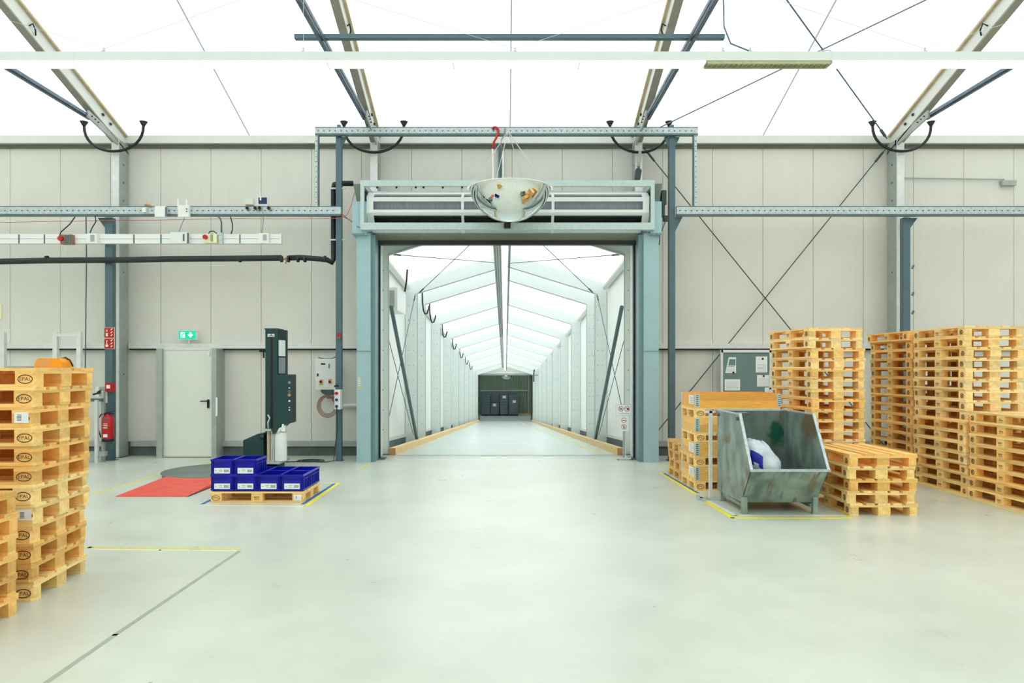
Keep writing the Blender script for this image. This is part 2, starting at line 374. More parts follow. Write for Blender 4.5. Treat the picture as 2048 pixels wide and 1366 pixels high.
# drooping hoses between roof outlets
def hose(name, xa, xb, zb, label, Y=13.44):
    t = thing(name, label, 'hose', ((xa+xb)/2, Y, zb), group='black drain hoses hanging at the column heads')
    zt_ = zr(Y)-.02; n = 18; pts = []
    for i in range(n+1):
        a = PI*i/n; pts.append(((xa+xb)/2-(xb-xa)/2*math.cos(a)*1.0, Y, zt_-.05-(zt_-.05-zb)*math.sin(a)**.85))
    MB().tube(pts, .026, 10).build('hose_tube', 'black', t)
    for x in (xa, xb): MB().cyl((x, Y, zt_+.01), (x, Y, zt_-.07), .075, 12, 0, r2=.03).build('outlet_flange', 'pipe', t)
hose('drain_hose', PX(168, 13.44), PX(287, 13.44), 5.90, 'black U-shaped hose hanging at the far left column head')
hose('drain_hose', PX(688, 13.44), PX(808, 13.44), 5.88, 'black U-shaped hose hanging above the left end of the door drum')
hose('drain_hose', PX(1220, 13.44), PX(1338, 13.44), 5.88, 'black U-shaped hose hanging above the right end of the door drum')
hose('drain_hose', PX(1745, 13.44), PX(1862, 13.44), 5.90, 'black U-shaped hose hanging at the far right column head')

# long crossbar on the tie bars, lamp strip, roof cables
tag(MB().box(PX(590, 9.75), PX(1448, 9.75), 9.71, 9.79, 6.31, 6.37).build('cross_bar', 'steel'), 'dark blue grey steel bar lying across the tie bars above the lamp strip', 'bar')
LY, LZ = 8.30, 5.375
ls = thing('lamp_strip', 'long white fluorescent strip light hanging across the whole hall', 'lamp', (0, LY, LZ))
MB().box(-7.7, 7.7, LY, LY+.17, LZ+.005, LZ+.11).build('housing', 'lampb', ls)
x0 = PX(1412, LY)-1.5*5
for k in range(-1, 9):
    xa = x0+1.5*k; xb = xa+1.5
    if k == 5:
        mb = MB(); mb.box(xa+.02, xb-.02, LY+.01, LY+.03, LZ-.03, LZ+.004).box(xa+.02, xb-.02, LY+.14, LY+.16, LZ-.03, LZ+.004)
        for j in range(25): mb.box(xa+.03+j*.06, xa+.036+j*.06, LY+.03, LY+.14, LZ-.028, LZ+.004)
        mb.build('louvre', 'louv', ls)
    else: B(xa+.012, xb-.012, LY+.004, LY+.166, LZ-.022, LZ+.006).build('lit_diffuser', 'tube', ls)
    B(xa-.006, xa+.006, LY-.003, LY+.172, LZ-.025, LZ+.112).build('joint_cap', 'lampb', ls)
for px in (200, 603, 1030, 1450, 1505, 1858):
    x = PX(px, LY); h = MB(); h.box(x-.02, x+.02, LY+.06, LY+.10, LZ+.11, LZ+.15).box(x-.008, x+.008, LY+.07, LY+.09, LZ+.15, LZ+.19)
    hk = h.build('hanger_clip', 'galv', ls)
    if px in (603,): MB().cyl((x, LY+.08, LZ+.18), (x, LY+.08, zr(LY)-.02), .003, 5).build('hanger_wire', 'wirel', hk)
    elif px in (200, 1030, 1858):
        tl, tr2 = {200: (-7.5, -2.56), 1030: (-2.54, 2.58), 1858: (2.60, 7.62)}[px]
        MB().cyl((x, LY+.08, LZ+.18), (tl, LY+.08, 6.36), .003, 5).cyl((x, LY+.08, LZ+.18), (tr2, LY+.08, 6.36), .003, 5).build('hanger_wire', 'wirel', hk)
xk = PX(1450, LY)
MB().tube([(xk, LY+.1, zr(LY)-.1), (xk+.01, LY+.1, LZ+.9), (xk+.02, LY+.1, LZ+.45), (xk+.1, LY+.1, LZ+.25), (xk+.35, LY+.1, LZ+.15), (xk+.5, LY+.1, LZ+.12)], .009, 6).build('power_cord', 'galvd', ls)
for px, xb in ((1640, 1),):
    x = PX(px, LY); MB().tube([(x, LY+.1, LZ+.11), (x+.05, LY+.1, LZ+.16), (x+.16, LY+.1, LZ+.17), (x+.22, LY+.1, LZ+.11)], .008, 6).build('power_cord', 'galv', ls)
def cable(name, p, q, label, m='bracec', r=.010, group=None, turn=True, cat='cable'):
    t = thing(name, label, cat, p, group=group)
    MB().cyl(p, q, r, 6).build('rod', m, t)
    if turn:
        p_, q_ = Vector(p), Vector(q); d = (q_-p_).normalized()
        MB().cyl(p_+d*.12, p_+d*.36, r*2.2, 8).build('turnbuckle', m, t)
cable('brace_rod', (2.68, 13.7, 6.28), (7.5, 9.35, zr(9.35)-.36), 'thin grey brace rod crossing the roof from the right drum end up to the right', 'wirec', .011, 'roof cross bracing')
cable('brace_rod', (7.5, 13.75, 6.25), (2.75, 9.0, zr(9.0)-.36), 'thin green grey brace rod crossing the roof from the right column up to the left', 'steel', .013, 'roof cross bracing')
cable('brace_rod', (2.72, 13.80, 6.10), (7.55, 13.80, .12), 'thin dark rod falling rightwards across the beige wall from above the door', group='wall cross bracing')
cable('brace_rod', (7.55, 13.84, 6.10), (2.72, 13.84, .12), 'thin dark rod falling leftwards across the beige wall from the right column', group='wall cross bracing')

# ---------------------------------------------------------------- perforated rails
def rail_geo(mb, xa, xb, y, z0, z1, two=False):
    mb.box(xa, xb, y, y+.08, z0+.035, z1, 0); mb.box(xa, xb, y-.006, y+.086, z1, z1+.012, 1); mb.box(xa, xb, y-.004, y+.084, z0, z0+.035, 1)
    n = int((xb-xa)/.105)
    for k in range(n):
        x = xa+.06+k*.105; mb.box(x-.014, x+.014, y-.0015, y, (z0+z1)/2+.002, (z0+z1)/2+.022, 2)
    return mb
RYY = 13.1; rz0, rz1 = PZ(434, RYY), PZ(416, RYY)
t = thing('cable_rail', 'perforated galvanised rail carrying network boxes along the left wall', 'rail', (-8, RYY, rz0))
rail_geo(MB(), -10.5, PX(684, RYY), RYY-.1, rz0, rz1).build('rail_channel', ['galv', 'galvd', 'hole'], t)
def spost(t, xa, xb, y0, y1, z1, side):
    mb = MB(); mb.box(xa, xb, y0, y1, 0, z1); mb.box(xa-.04, xb+.04, y0-.03, y1+.03, 0, .012)
    mb.build('post', 'steel', t)
    mb = MB(); yc = (y0+y1)/2
    mb.prism([(xb, z1), (xb+.16, z1), (xb, z1-.22)] if side > 0 else [(xa, z1), (xa-.16, z1), (xa, z1-.22)], 'y', yc-.02, yc+.02)
    mb.build('corner_bracket', 'galvd', t)
spost(t, -7.51, -7.37, 13.14, 13.26, rz0, -1)
t = thing('cable_rail', 'perforated galvanised rail running bare along the right wall', 'rail', (8, RYY, rz0))
rail_geo(MB(), 3.19, 10.5, RYY-.1, rz0, rz1).build('rail_channel', ['galv', 'galvd', 'hole'], t)
spost(t, 7.48, 7.61, 13.14, 13.26, rz0, 1)
for z in (3.6, 3.1, 2.75):
    MB().cyl((7.63, 13.12, z), (7.66, 13.12, z+.06), .02, 8).build('clip', 'galvd', t)
t = thing('rail_portal', 'tall grey steel portal with perforated top rail standing over the roller door', 'frame', (0, RYY, 0))
uz0, uz1 = PZ(274, RYY), PZ(259, RYY)
rail_geo(MB(), PX(633, RYY), PX(1393, RYY), RYY-.1, uz0, uz1).build('top_rail', ['galv', 'galvd', 'hole'], t)
for xa, xb in ((PX(672, RYY), PX(683, RYY)), (PX(1338, RYY), PX(1350, RYY))):
    MB().box(xa, xb, RYY-.02, RYY+.1, 0, uz0).box(xa-.03, xb+.03, RYY-.05, RYY+.13, 0, .012).build('post', 'steel', t)
    MB().box(xa+.02, xb-.02, RYY, RYY+.06, uz1, uz1+.09).build('post_head', 'galvd', t)
for xa, hx in ((PX(633, RYY), 1), (PX(1386, RYY), 0)):
    mb = MB().box(xa, xa+.045, RYY-.1, RYY-.02, rz1+.01, uz0, 0).box(xa+(.045 if hx else -.02), xa+(.065 if hx else 0), RYY-.1, RYY-.02, rz1+.01, uz0, 1)
    for k in range(14): mb.box(xa+.015, xa+.03, RYY-.1015, RYY-.1, rz1+.07+k*.095, rz1+.09+k*.095, 2)
    mb.build('hanger_post', ['galv', 'galvd', 'hole'], t)
for px, s in ((683, 1), (1338, -1), (1350, 1)):
    x = PX(px, RYY); MB().prism([(x, uz0), (x+.09*s, uz0), (x, uz0-.2)], 'y', RYY, RYY+.04).build('corner_bracket', 'steel', t)
    if px == 1350: MB().prism([(x, rz0), (x+.14, rz0), (x, rz0-.28)], 'y', RYY, RYY+.04).build('corner_bracket', 'steel', t)

# dark lagged pipe
def P3(px, py, Y): return (PX(px, Y), Y, PZ(py, Y))
t = thing('lagged_pipe', 'black lagged pipe running along the left wall and up beside the portal post', 'pipe', P3(300, 520, 13.08))
MB().tube([P3(-120, 526, 13.08), P3(0, 523, 13.08), P3(95, 521, 13.08), P3(240, 520, 13.08), P3(340, 518, 13.08), P3(480, 517, 13.08), P3(563, 516, 13.08)], .055, 14).build('pipe_run', 'pipe', t)
MB().tube([P3(577, 516, 13.08), P3(600, 515, 13.08), P3(640, 518, 13.08), P3(655, 520, 13.1), P3(664, 525, 13.14), P3(667, 518, 13.18), P3(667, 500, 13.2), P3(667, 420, 13.2), P3(667, 378, 13.2), P3(669, 369, 13.2), P3(676, 367, 13.2), P3(706, 367, 13.2)], .05, 14).build('pipe_riser', 'black', t)
for px in (94, 480, 563, 577, 596, 610, 650):
    MB().cyl(P3(px-2, 518, 13.08), P3(px+2, 518, 13.08), .062, 14).build('joint_sleeve', 'pipe', t)
for py in (376, 479):
    MB().box(PX(660, 13.1), PX(690, 13.1), 13.12, 13.15, PZ(py+1.5, 13.1), PZ(py-1.5, 13.1)).build('pipe_clamp', 'galv', t)
MB().tube([P3(563, 516, 13.3), P3(569, 519, 13.28), P3(573, 522, 13.28), P3(571, 527, 13.26)], .012, 6).cyl(P3(569, 517, 13.3), P3(580, 517, 13.3), .02, 8).build('valve', 'card', t)
tag(MB().tube([P3(-60, 445, 13.2), P3(0, 445, 13.2), P3(100, 443, 13.2), P3(215, 441, 13.05), P3(330, 440, 13.05), P3(480, 437, 13.05), P3(560, 438, 13.05), P3(650, 437, 13.0), P3(680, 436, 12.95), P3(694, 430, 12.9), P3(703, 410, 12.9), P3(709, 385, 12.9)], .005, 6).build('red_wire', 'redwire'), 'thin red wire strung below the left perforated rail to the roller door', 'wire')
for i, pts in enumerate(([P3(683, 432, 13.0), P3(700, 440, 12.9), P3(712, 452, 12.8), P3(720, 455, 12.7)], [P3(684, 428, 13.0), P3(696, 438, 12.9), P3(708, 446, 12.8)])):
    tag(MB().tube(pts, .007, 6).build('control_cable', 'hosered'), ('longer' if i == 0 else 'shorter')+' thin cable sagging from the left rail end to the roller door', 'cable', 'thin cables at the left rail end')

# trunking with boxes
TY = 13.04
t = thing('cable_trunking', 'white plastic cable trunking along the left wall above the black pipe', 'trunking', P3(280, 478, TY))
MB().box(-10.5, PX(562, TY), TY, TY+.1, PZ(487, TY), PZ(468, TY)).box(PX(560.5, TY), PX(562, TY)+.004, TY-.004, TY+.1, PZ(488, TY), PZ(467, TY)).build('trunking_channel', 'white', t)
B(-10.5, PX(560, TY), TY-.003, TY, PZ(478, TY), PZ(477.3, TY)).build('lid_line', 'inkl', t)
for px in (38, 89, 268, 322, 480):
    B(PX(px-1.2, TY), PX(px+1.2, TY), TY-.006, TY, PZ(487, TY), PZ(469, TY)).build('joint_clip', 'galvd', t)
def wbox(name, px0, px1, py0, py1, Y, dep, m, label, cat, extras=(), group=None):
    x0, x1, z1, z0 = PX(px0, Y), PX(px1, Y), PZ(py0, Y), PZ(py1, Y)
    t = thing(name, label, cat, ((x0+x1)/2, Y+dep, z0), group=group)
    b = .008
    MB().box(x0, x1, Y+b, Y+dep, z0, z1).box(x0+b, x1-b, Y, Y+b, z0+b, z1-b).build('casing', m, t)
    for e in extras:
        nm, ex0, ex1, ey0, ey1, mm = e[:6]; q = e[6] if len(e) > 6 else .008
        if nm.endswith('knob') or nm.endswith('button') or nm.startswith('round'):
            xc, zc = PX((ex0+ex1)/2, Y), PZ((ey0+ey1)/2, Y); MB().cyl((xc, Y, zc), (xc, Y-q-.02, zc), (PX(ex1, Y)-PX(ex0, Y))/2, 16).build(nm, mm, t)
        else: B(PX(ex0, Y), PX(ex1, Y), Y-q, Y+.002, PZ(ey1, Y), PZ(ey0, Y)).build(nm, mm, t)
    return t
Yb = 12.95
wbox('switch_box', 120, 144, 469, 488, Yb, .1, 'brown', 'brown switch box with red knob on the white trunking at far left', 'switch box', (('red_knob', 118, 128, 473, 482, 'red', .03), ('cover', 130, 137, 471, 486, 'ink'), ('strap', 139, 142, 469, 488, 'ink')))
wbox('switch_box', 409, 433, 468, 486, Yb, .1, 'cream', 'cream switch box with red knob on the trunking above the black pipe middle', 'switch box', (('red_knob', 407, 416, 470, 479, 'red', .03), ('cover', 421, 426, 469, 483, 'inkg')))
wbox('socket_box', 172, 194, 467, 487, Yb, .1, 'white', 'small white socket box on the trunking left of the fire signs post', 'socket', (('socket_lid', 181, 189, 470, 483, 'inkl'),))
wbox('junction_box', 340, 375, 464, 487, Yb, .1, 'whitem', 'large white junction box in the middle of the trunking', 'box', (('latch', 366, 369, 468, 482, 'ink'), ('side_band', 374, 378, 466, 487, 'galvd', .002)))
wbox('socket_box', 517, 537, 466, 487, Yb, .1, 'white', 'white socket box near the right end of the trunking', 'socket', (('socket_lid', 526, 533, 469, 481, 'inkl'),))
# boxes on the rail
Ym = 12.93
wbox('access_point', 309, 331, 412, 434, Ym, .07, 'white', 'plain white network box clipped to the front of the left rail', 'network box', (('side_grip', 330, 334, 414, 433, 'steel', 0),))
t = wbox('wifi_router', 355, 378, 410, 434, Ym, .07, 'white', 'white wireless router with two upright antennas on the left rail', 'router', (('led_strip', 372, 375, 417, 419, 'ink'), ('led_strip', 372, 375, 422, 424, 'ink')))
for px in (356, 373): MB().cyl(P3(px, 413, Ym+.03), P3(px, 398, Ym+.03), .016, 10).build('antenna', 'white', t)
wbox('terminal_box', 490, 506, 397, 410, 13.0, .1, 'offw', 'small beige terminal box standing on the left rail', 'box', (('foot_strip', 491, 506, 408.5, 411, 'card'),))
t = wbox('network_radio', 515, 535, 394, 412, 12.98, .08, 'white', 'small white radio with dark blue face standing on the left rail', 'network box', (('blue_face', 517, 534, 395, 408, 'navy'), ('tag', 520, 523, 394, 401, 'paper', .012)))
MB().cyl(P3(521, 394, 13.02), P3(520, 381, 13.02), .006, 6).build('antenna', 'white', t)
for a, b in ((491, 497), (507, 513), (516, 522), (533, 541)):
    tag(MB().cyl(P3((a+b)/2, 416, 12.99), P3((a+b)/2, 416, 12.93), .03, 10).build('cable_gland', 'black'), 'dark cable gland on the left rail '+{491: 'below the beige terminal box', 507: 'between the beige box and blue radio', 516: 'below the left half of the blue radio', 533: 'right of the blue radio'}[a], 'cable gland', 'cable glands on the left rail')
t = thing('orange_lead', 'coiled orange lead lying on the left rail beside the white network box', 'cable', P3(294, 412, 13.0))
MB().tube([P3(290, 411, 12.98), P3(294, 409, 12.97), P3(300, 411, 12.98), P3(301, 414, 12.98)], .02, 8).build('lead', 'card', t)
MB().box(*[PX(286, 12.98), PX(293, 12.98)], 12.95, 13.0, PZ(425, 12.98), PZ(416, 12.98)).build('plug', 'white', t)
for pts, m, lab, r in (([P3(150, 434, 13.0), P3(140, 448, 13.0), P3(122, 464, 13.0), P3(119, 472, 13.0), P3(122, 477, 13.0)], 'black', 'black cable from the rail to the brown switch box', .010),
                    ([P3(190, 430, 13.0), P3(192, 443, 13.0), P3(184, 456, 13.0), P3(180, 466, 13.0)], 'black', 'black cable from the rail to the white socket box at left', .009),
                    ([P3(461, 434, 13.0), P3(465, 448, 13.0), P3(465, 460, 13.0), P3(462, 468, 13.0)], 'black', 'black cable from the rail to the trunking right of the cream switch box', .010),
                    ([P3(417, 467, 13.0), P3(420, 463, 13.0), P3(427, 462, 13.0), P3(434, 467, 13.0)], 'black', 'short black cable looping over the cream switch box', .009),
                    ([P3(526, 424, 13.0), P3(527, 440, 13.0), P3(525, 455, 13.0), P3(524, 466, 13.0)], 'galvd', 'thin grey cable from the blue radio to the right socket box', .005),
                    ([P3(370, 434, 13.0), P3(362, 452, 13.0), P3(358, 464, 13.0)], 'galvd', 'thin grey cable from the router to the junction box', .005),
                    ([P3(172, 434, 13.2), P3(173, 520, 13.4), P3(172, 600, 13.6), P3(171, 690, 13.78), P3(170, 800, 13.8)], 'steel', 'long thin grey cable hanging down the wall left of the fire signs post', .010)):
    tag(MB().tube(pts, r, 6).build('hanging_cable', m), lab, 'cable', 'cables hanging from the left rail')
t = thing('drop_conduit', 'bent grey conduit dropping from the left rail to the trunking', 'conduit', P3(441, 450, 13.2))
MB().tube([P3(433, 431, 13.02), P3(440, 436, 13.0), P3(443, 445, 13.0), P3(443, 466, 13.0)], .014, 8).build('conduit', 'galvd', t)
B(PX(437, 13.0), PX(445, 13.0), 12.99, 13.03, PZ(488, 13.0), PZ(464, 13.0)).build('clamp', 'galv', t)
# right wall conduit
t = thing('conduit_pipe', 'thin pale conduit with grey end box high on the right wall', 'conduit', P3(1900, 357, 13.9))
MB().cyl(P3(1806, 356, 13.9), P3(2008, 359, 13.9), .013, 8).build('conduit', 'inkl', t)
B(PX(2006, 13.85), PX(2034, 13.85), 13.86, 13.95, PZ(370, 13.85), PZ(360, 13.85)).build('end_box', 'alud', t)

# ---------------------------------------------------------------- roller door
rd = thing('roller_door', 'large industrial roller door with light blue posts and open windowed drum above the tunnel mouth', 'roller door', (0, 13.2, 0))
for s, xo0, xo1, xg0, xg1 in ((-1, -2.73, -2.475, -2.475, -2.40), (1, 2.555, 2.83, 2.475, 2.555)):
    p = MB().box(xo0, xo1, 12.88, 13.50, 0, 4.22).build('post', 'gate', rd)
    B(xg0, xg1, 12.96, 13.45, 0, 4.2).build('guide_rail', 'gateg', rd)
    xs = xg1 if s < 0 else xg0-.035
    B(xs, xs+.03, 13.30, 13.34, 0, 4.1).build('rubber_seal', 'black', rd)
    B(xo0-.015, xo1+.015, 12.86, 12.88, 2.05, 2.053).build('joint_line', 'gateg', rd)
    # upper bracket housing
    xa, xb = (-2.79, -2.53) if s < 0 else (2.66, 2.86)
    h = B(xa, xb, 12.78, 13.5, 4.17, 4.78).build('head_housing', 'gate', rd)
    MB().box(xa-.005, xb-(.0 if s > 0 else .03), 12.765, 12.78, 4.17, 4.2).build('lip', 'gateg', h)
    if s < 0: MB().prism([(PX(704, 12.7), PZ(365, 12.7)), (PX(722, 12.7), PZ(365, 12.7)), (PX(722, 12.7), PZ(405, 12.7)), (PX(712, 12.7), PZ(405, 12.7))], 'y', 12.8, 13.3).build('gusset', 'brackt', rd)
    else: MB().prism([(PX(1309, 12.7), PZ(365, 12.7)), (PX(1327, 12.7), PZ(364, 12.7)), (PX(1321, 12.7), PZ(404, 12.7)), (PX(1309, 12.7), PZ(404, 12.7))], 'y', 12.8, 13.3).build('gusset', 'brackt', rd)
x0, x1 = PX(721.5, 12.7), PX(1308.5, 12.7)
zt0, zt1, zb0, zb1 = PZ(373.5, 12.7), PZ(361.5, 12.7), PZ(460, 12.7), PZ(446, 12.7)
mb = MB()
for y in (12.66, 13.45):
    mb.box(x0, x0+.065, y, y+.06, zb0, zt1).box(x1-.065, x1, y, y+.06, zb0, zt1).box(x0+.065, x1-.065, y, y+.06, zt0, zt1).box(x0+.065, x1-.065, y, y+.06, zb0, zb1)
for x in (x0, x1-.065): mb.box(x, x+.065, 12.72, 13.45, zt0, zt1).box(x, x+.065, 12.72, 13.45, zb0, zb1)
mb.build('drum_frame', 'frame', rd)
mb = MB()
for k in range(9): mb.cyl((x0+.3+k*.28+.07*(k % 3), 12.69, zt0), (x0+.3+k*.28+.07*(k % 3), 12.69, zt0-.03), .018, 8)
mb.build('bolt', 'dark', rd)
# octagonal drum hood with windows; rolled curtain inside
oc = [(13.40, 5.00), (13.02, 5.00), (12.80, 4.86), (12.80, 4.58), (12.98, 4.38), (13.40, 4.38)]   # (y, z)
xa, xb = PX(732, 12.8), PX(1300, 12.8)
xm = [PX(925, 12.8), PX(1106, 12.8)]
hood = MB()
for (p, q) in ((oc[1], oc[2]), (oc[2], oc[3]), (oc[3], oc[4])):
    p_, q_ = Vector((0, p[0], p[1])), Vector((0, q[0], q[1])); d = q_-p_; nrm = Vector((0, -d.z, d.y)).normalized()
    if nrm.y > 0: nrm = -nrm
    tt = .03*nrm
    def strip(xs, xe, f0, f1):
        a0, a1 = p_+d*f0, p_+d*f1
        vs = [(x, v.y, v.z) for x in (xs, xe) for v in (a0, a1, a1-tt, a0-tt)]
        hood.add(vs, [(0, 1, 2, 3), (7, 6, 5, 4), (0, 4, 5, 1), (1, 5, 6, 2), (2, 6, 7, 3), (3, 7, 4, 0)], 0)
    fa, fb = .26, .80
    if p is oc[1]: fa, fb = .30, .97
    if p is oc[3]: fa, fb = .22, 1.0
    strip(xa, xb, 0, fa)
    if fb < .99: strip(xa, xb, fb, 1)
    strip(xa, xa+.13, fa, fb); strip(xb-.13, xb, fa, fb)
    for x in xm: strip(x-.025, x+.025, fa, fb)
for x in (xa, xb-.012): hood.prism(oc, 'x', x, x+.012, 0)
hood.build('drum_hood', 'whitem', rd)
MB().cyl((xa+.03, 13.12, 4.76), (xb-.03, 13.12, 4.76), .215, 28).build('rolled_curtain', 'clothg', rd)
MB().box(xa+.01, xb-.01, 13.37, 13.39, 4.39, 4.99).box(xa+.01, xb-.01, 12.99, 13.37, 4.50, 4.505).build('inner_shade_panel', 'black', rd)  # black sheets standing in for the shade inside the drum
mb = MB(); mb.box(-2.44, 2.50, 13.26, 13.30, PZ(484, 13.28), 4.45)
mb.build('curtain', 'hdr', rd)
B(-2.44, 2.51, 13.22, 13.34, PZ(490.5, 13.28), PZ(482, 13.28)).build('bottom_bar', 'black', rd)
B(-2.47, 2.53, 13.06, 13.10, 4.26, 4.31).build('header_angle', 'frame', rd)
for x in xm: B(x-.03, x+.03, 12.98, 13.08, 4.25, 4.30).build('header_bracket', 'trim', rd)
mt = MB().box(PX(1324, 12.9), PX(1330, 12.9), 12.9, 13.2, PZ(430, 12.9), PZ(382, 12.9)).cyl((PX(1329, 12.9), 12.95, PZ(380, 12.9)), (PX(1329, 12.9), 12.95, PZ(408, 12.9)), .05, 14).cyl((PX(1331, 12.9), 12.9, PZ(432, 12.9)), (PX(1331, 12.9), 12.9, PZ(443, 12.9)), .05, 12)
mt.build('drive_motor', 'machine2', rd)
MB().tube([P3(1331, 443, 12.9), P3(1326, 455, 12.9), P3(1320, 470, 12.87), P3(1318.5, 490, 12.87)], .008, 6).build('motor_cable', 'black', rd)
B(PX(1008, 12.6), PX(1021, 12.6), 12.58, 12.66, PZ(456, 12.6), PZ(445, 12.6)).build('motion_sensor', 'black', rd)
mb = MB()
for k in range(7): mb.box(PX(715.5, 12.87), PX(721, 12.87), 12.874, 12.88, PZ(779-k*3.6, 12.87), PZ(776.6-k*3.6, 12.87), 0 if k < 2 else 1)
mb.build('worn_sticker', ['yellowt', 'ywhite'], rd)
for xa_, xb_ in ((-2.40, -2.28), (2.36, 2.47)):
    B(xa_, xb_, 13.28, 13.5, 0, .03).build('foot_plate', 'galvd', rd)

# ---------------------------------------------------------------- mirror dome over the door
def dome(x, y, z, r, name, label, wires=True):
    t = thing(name, label, 'mirror', (x, y, z))
    d = .79*r; R = (r*r+d*d)/(2*d); a1 = math.asin(min(1, r/R)); prof = []
    for i in range(25):
        a = a1*i/24; prof.append((max(.001, R*math.sin(a)), z-(R*math.cos(a)-(R-d))))
    MB().lathe(prof, (x, y, 0), 64).build('mirror_shell', 'mirror', t)
    MB().lathe([(r+.006, z-.006), (r+.012, z), (r+.006, z+.010), (r-.005, z+.010), (r-.005, z-.004), (r+.006, z-.006)], (x, y, 0), 64).build('rim', 'white', t)
    MB().cyl((x, y, z+.005), (x, y, z+.012), r, 48).build('back_plate', 'white', t)
    return t
DY = 11.93; dx = PX(1020, DY); dz = PZ(379, DY)
dm = dome(dx, DY, dz, .695, 'dome_mirror', 'large half-sphere traffic mirror hanging in front of the roller door drum')
top = Vector((PX(1016, DY), DY, PZ(262, DY)))
for a in (200, 250, 325, 60):
    MB().cyl((dx+.66*math.cos(math.radians(a)), DY+.66*math.sin(math.radians(a)), dz+.015), top, .007, 6).build('suspension_wire', 'wirel', dm)
MB().cyl(top, (top.x, DY, zr(DY)-.01), .005, 6).build('suspension_wire', 'wirel', dm)
for a in (180, 0): MB().cyl((dx+.70*math.cos(math.radians(a)), DY, dz-.02), (dx+.70*math.cos(math.radians(a)), DY, dz+.05), .03, 10).build('rim_lug', 'white', dm)
hk = thing('lifting_strap', 'red hook strap looped over the portal top rail left of the dome mirror wires', 'strap', P3(991, 270, 12.95))
MB().tube([P3(985, 258, 12.98), P3(988, 254.5, 12.96), P3(992, 254.5, 12.95), P3(996, 258, 12.95), P3(996.5, 266, 12.95), P3(993, 275, 12.94), P3(988, 284, 12.94), P3(985, 298, 12.94)], .022, 8).build('red_strap', 'red', hk)
MB().cyl(P3(985, 298, 12.94), P3(986.5, 362, 12.94), .016, 8).build('white_cord', 'white', hk)
hk = thing('lifting_strap', 'small brown strap with red end behind the dome mirror wires', 'strap', P3(1003, 290, 12.95))
MB().tube([P3(1010, 257, 12.97), P3(1009, 268, 12.95), P3(1003, 280, 12.94), P3(1001, 288, 12.94), P3(1006, 302, 12.94)], .012, 8).build('brown_strap', 'brown', hk)
MB().cyl(P3(1006, 302, 12.94), P3(1006, 362, 12.94), .014, 8).build('white_cord', 'white', hk)
for px, lab in ((998.5, 'left'), (1003, 'right')):
    tag(MB().box(PX(px-1.8, 13.9), PX(px+1.8, 13.9), 13.87, 13.95, OPT, PZ(288, 13.9)).build('conduit_pipe', 'galvd'), lab+' one of two grey conduits on the wall behind the dome mirror wires', 'conduit')
hp = thing('pendant_switch', 'dark grey pendant switch box hanging above the right end of the door drum', 'switch', P3(1277, 345, 13.4))
MB().tube([P3(1280, 303, 13.4), P3(1279, 318, 13.35), P3(1277, 334, 13.3)], .03, 8).build('cable_bundle', 'alud', hp)
MB().prism([(PX(1271, 13.2), PZ(357, 13.2)), (PX(1281, 13.2), PZ(358, 13.2)), (PX(1284, 13.2), PZ(340, 13.2)), (PX(1279, 13.2), PZ(334, 13.2)), (PX(1273, 13.2), PZ(336, 13.2))], 'y', 13.22, 13.34).build('switch_body', 'machine2', hp)

# ---------------------------------------------------------------- tunnel
AX = .03; TE = 61.0
def tz(Y, z): return zt(Y)+z
struct(MB().prism([(YW+.02, 0), (TE, zt(TE)), (TE, zt(TE)-.25), (YW+.02, -.25)], 'x', -2.9, 2.96).build('floor_tunnel', 'tfloor'), 'glossy pale floor of the tunnel sloping gently away')
for s, nm in ((-1, 'left'), (1, 'right')):
    xw = AX+s*2.70; mb = MB(); Y = YW+.12
    while Y < TE-.1:
        ye = min(Y+1.0, TE)
        for o, y0, y1, t_, mi in ((0, Y+.005, ye-.005, .08, 0), (.012, Y, ye, .06, 1)):
            mb.prism([(y0, tz(y0, .26)), (y1, tz(y1, .26)), (y1, tz(y1, 4.28)), (y0, tz(y0, 4.28))], 'x', xw+s*o, xw+s*(o+t_), mi)
        Y = ye
    struct(mb.build('wall_tunnel_'+nm, ['twall', 'joint']), 'white panel wall on the %s side of the tunnel' % nm)
    struct(MB().prism([(YW+.12, 0), (TE, zt(TE)), (TE, tz(TE, .27)), (YW+.12, tz(YW, .27))], 'x', xw+s*.02, xw+s*.06).build('baseboard_tunnel_'+nm, 'galvd'))
    struct(MB().prism([(YW+.2, tz(YW+.2, .20)), (TE, tz(TE, .20)), (TE, tz(TE, .28)), (YW+.2, tz(YW+.2, .28))], 'x', xw-s*.03, xw).build('trim_foot_tunnel_'+nm, 'alu'))
mb = MB()
for s in (-1, 1):
    for Ya, Yb2 in ((YW+.11, TE),):
        vs = []
        for Y in (Ya, Yb2):
            vs += [(AX+s*2.80, Y, tz(Y, 4.30)), (AX, Y, tz(Y, 5.14)), (AX, Y, tz(Y, 5.155)), (AX+s*2.80, Y, tz(Y, 4.315))]
        mb.add(vs, [(0, 1, 2, 3), (7, 6, 5, 4), (0, 4, 5, 1), (1, 5, 6, 2), (2, 6, 7, 3), (3, 7, 4, 0)])
struct(mb.build('ceiling_tunnel', 'tmembrane'), 'translucent white gable roof of the tunnel')
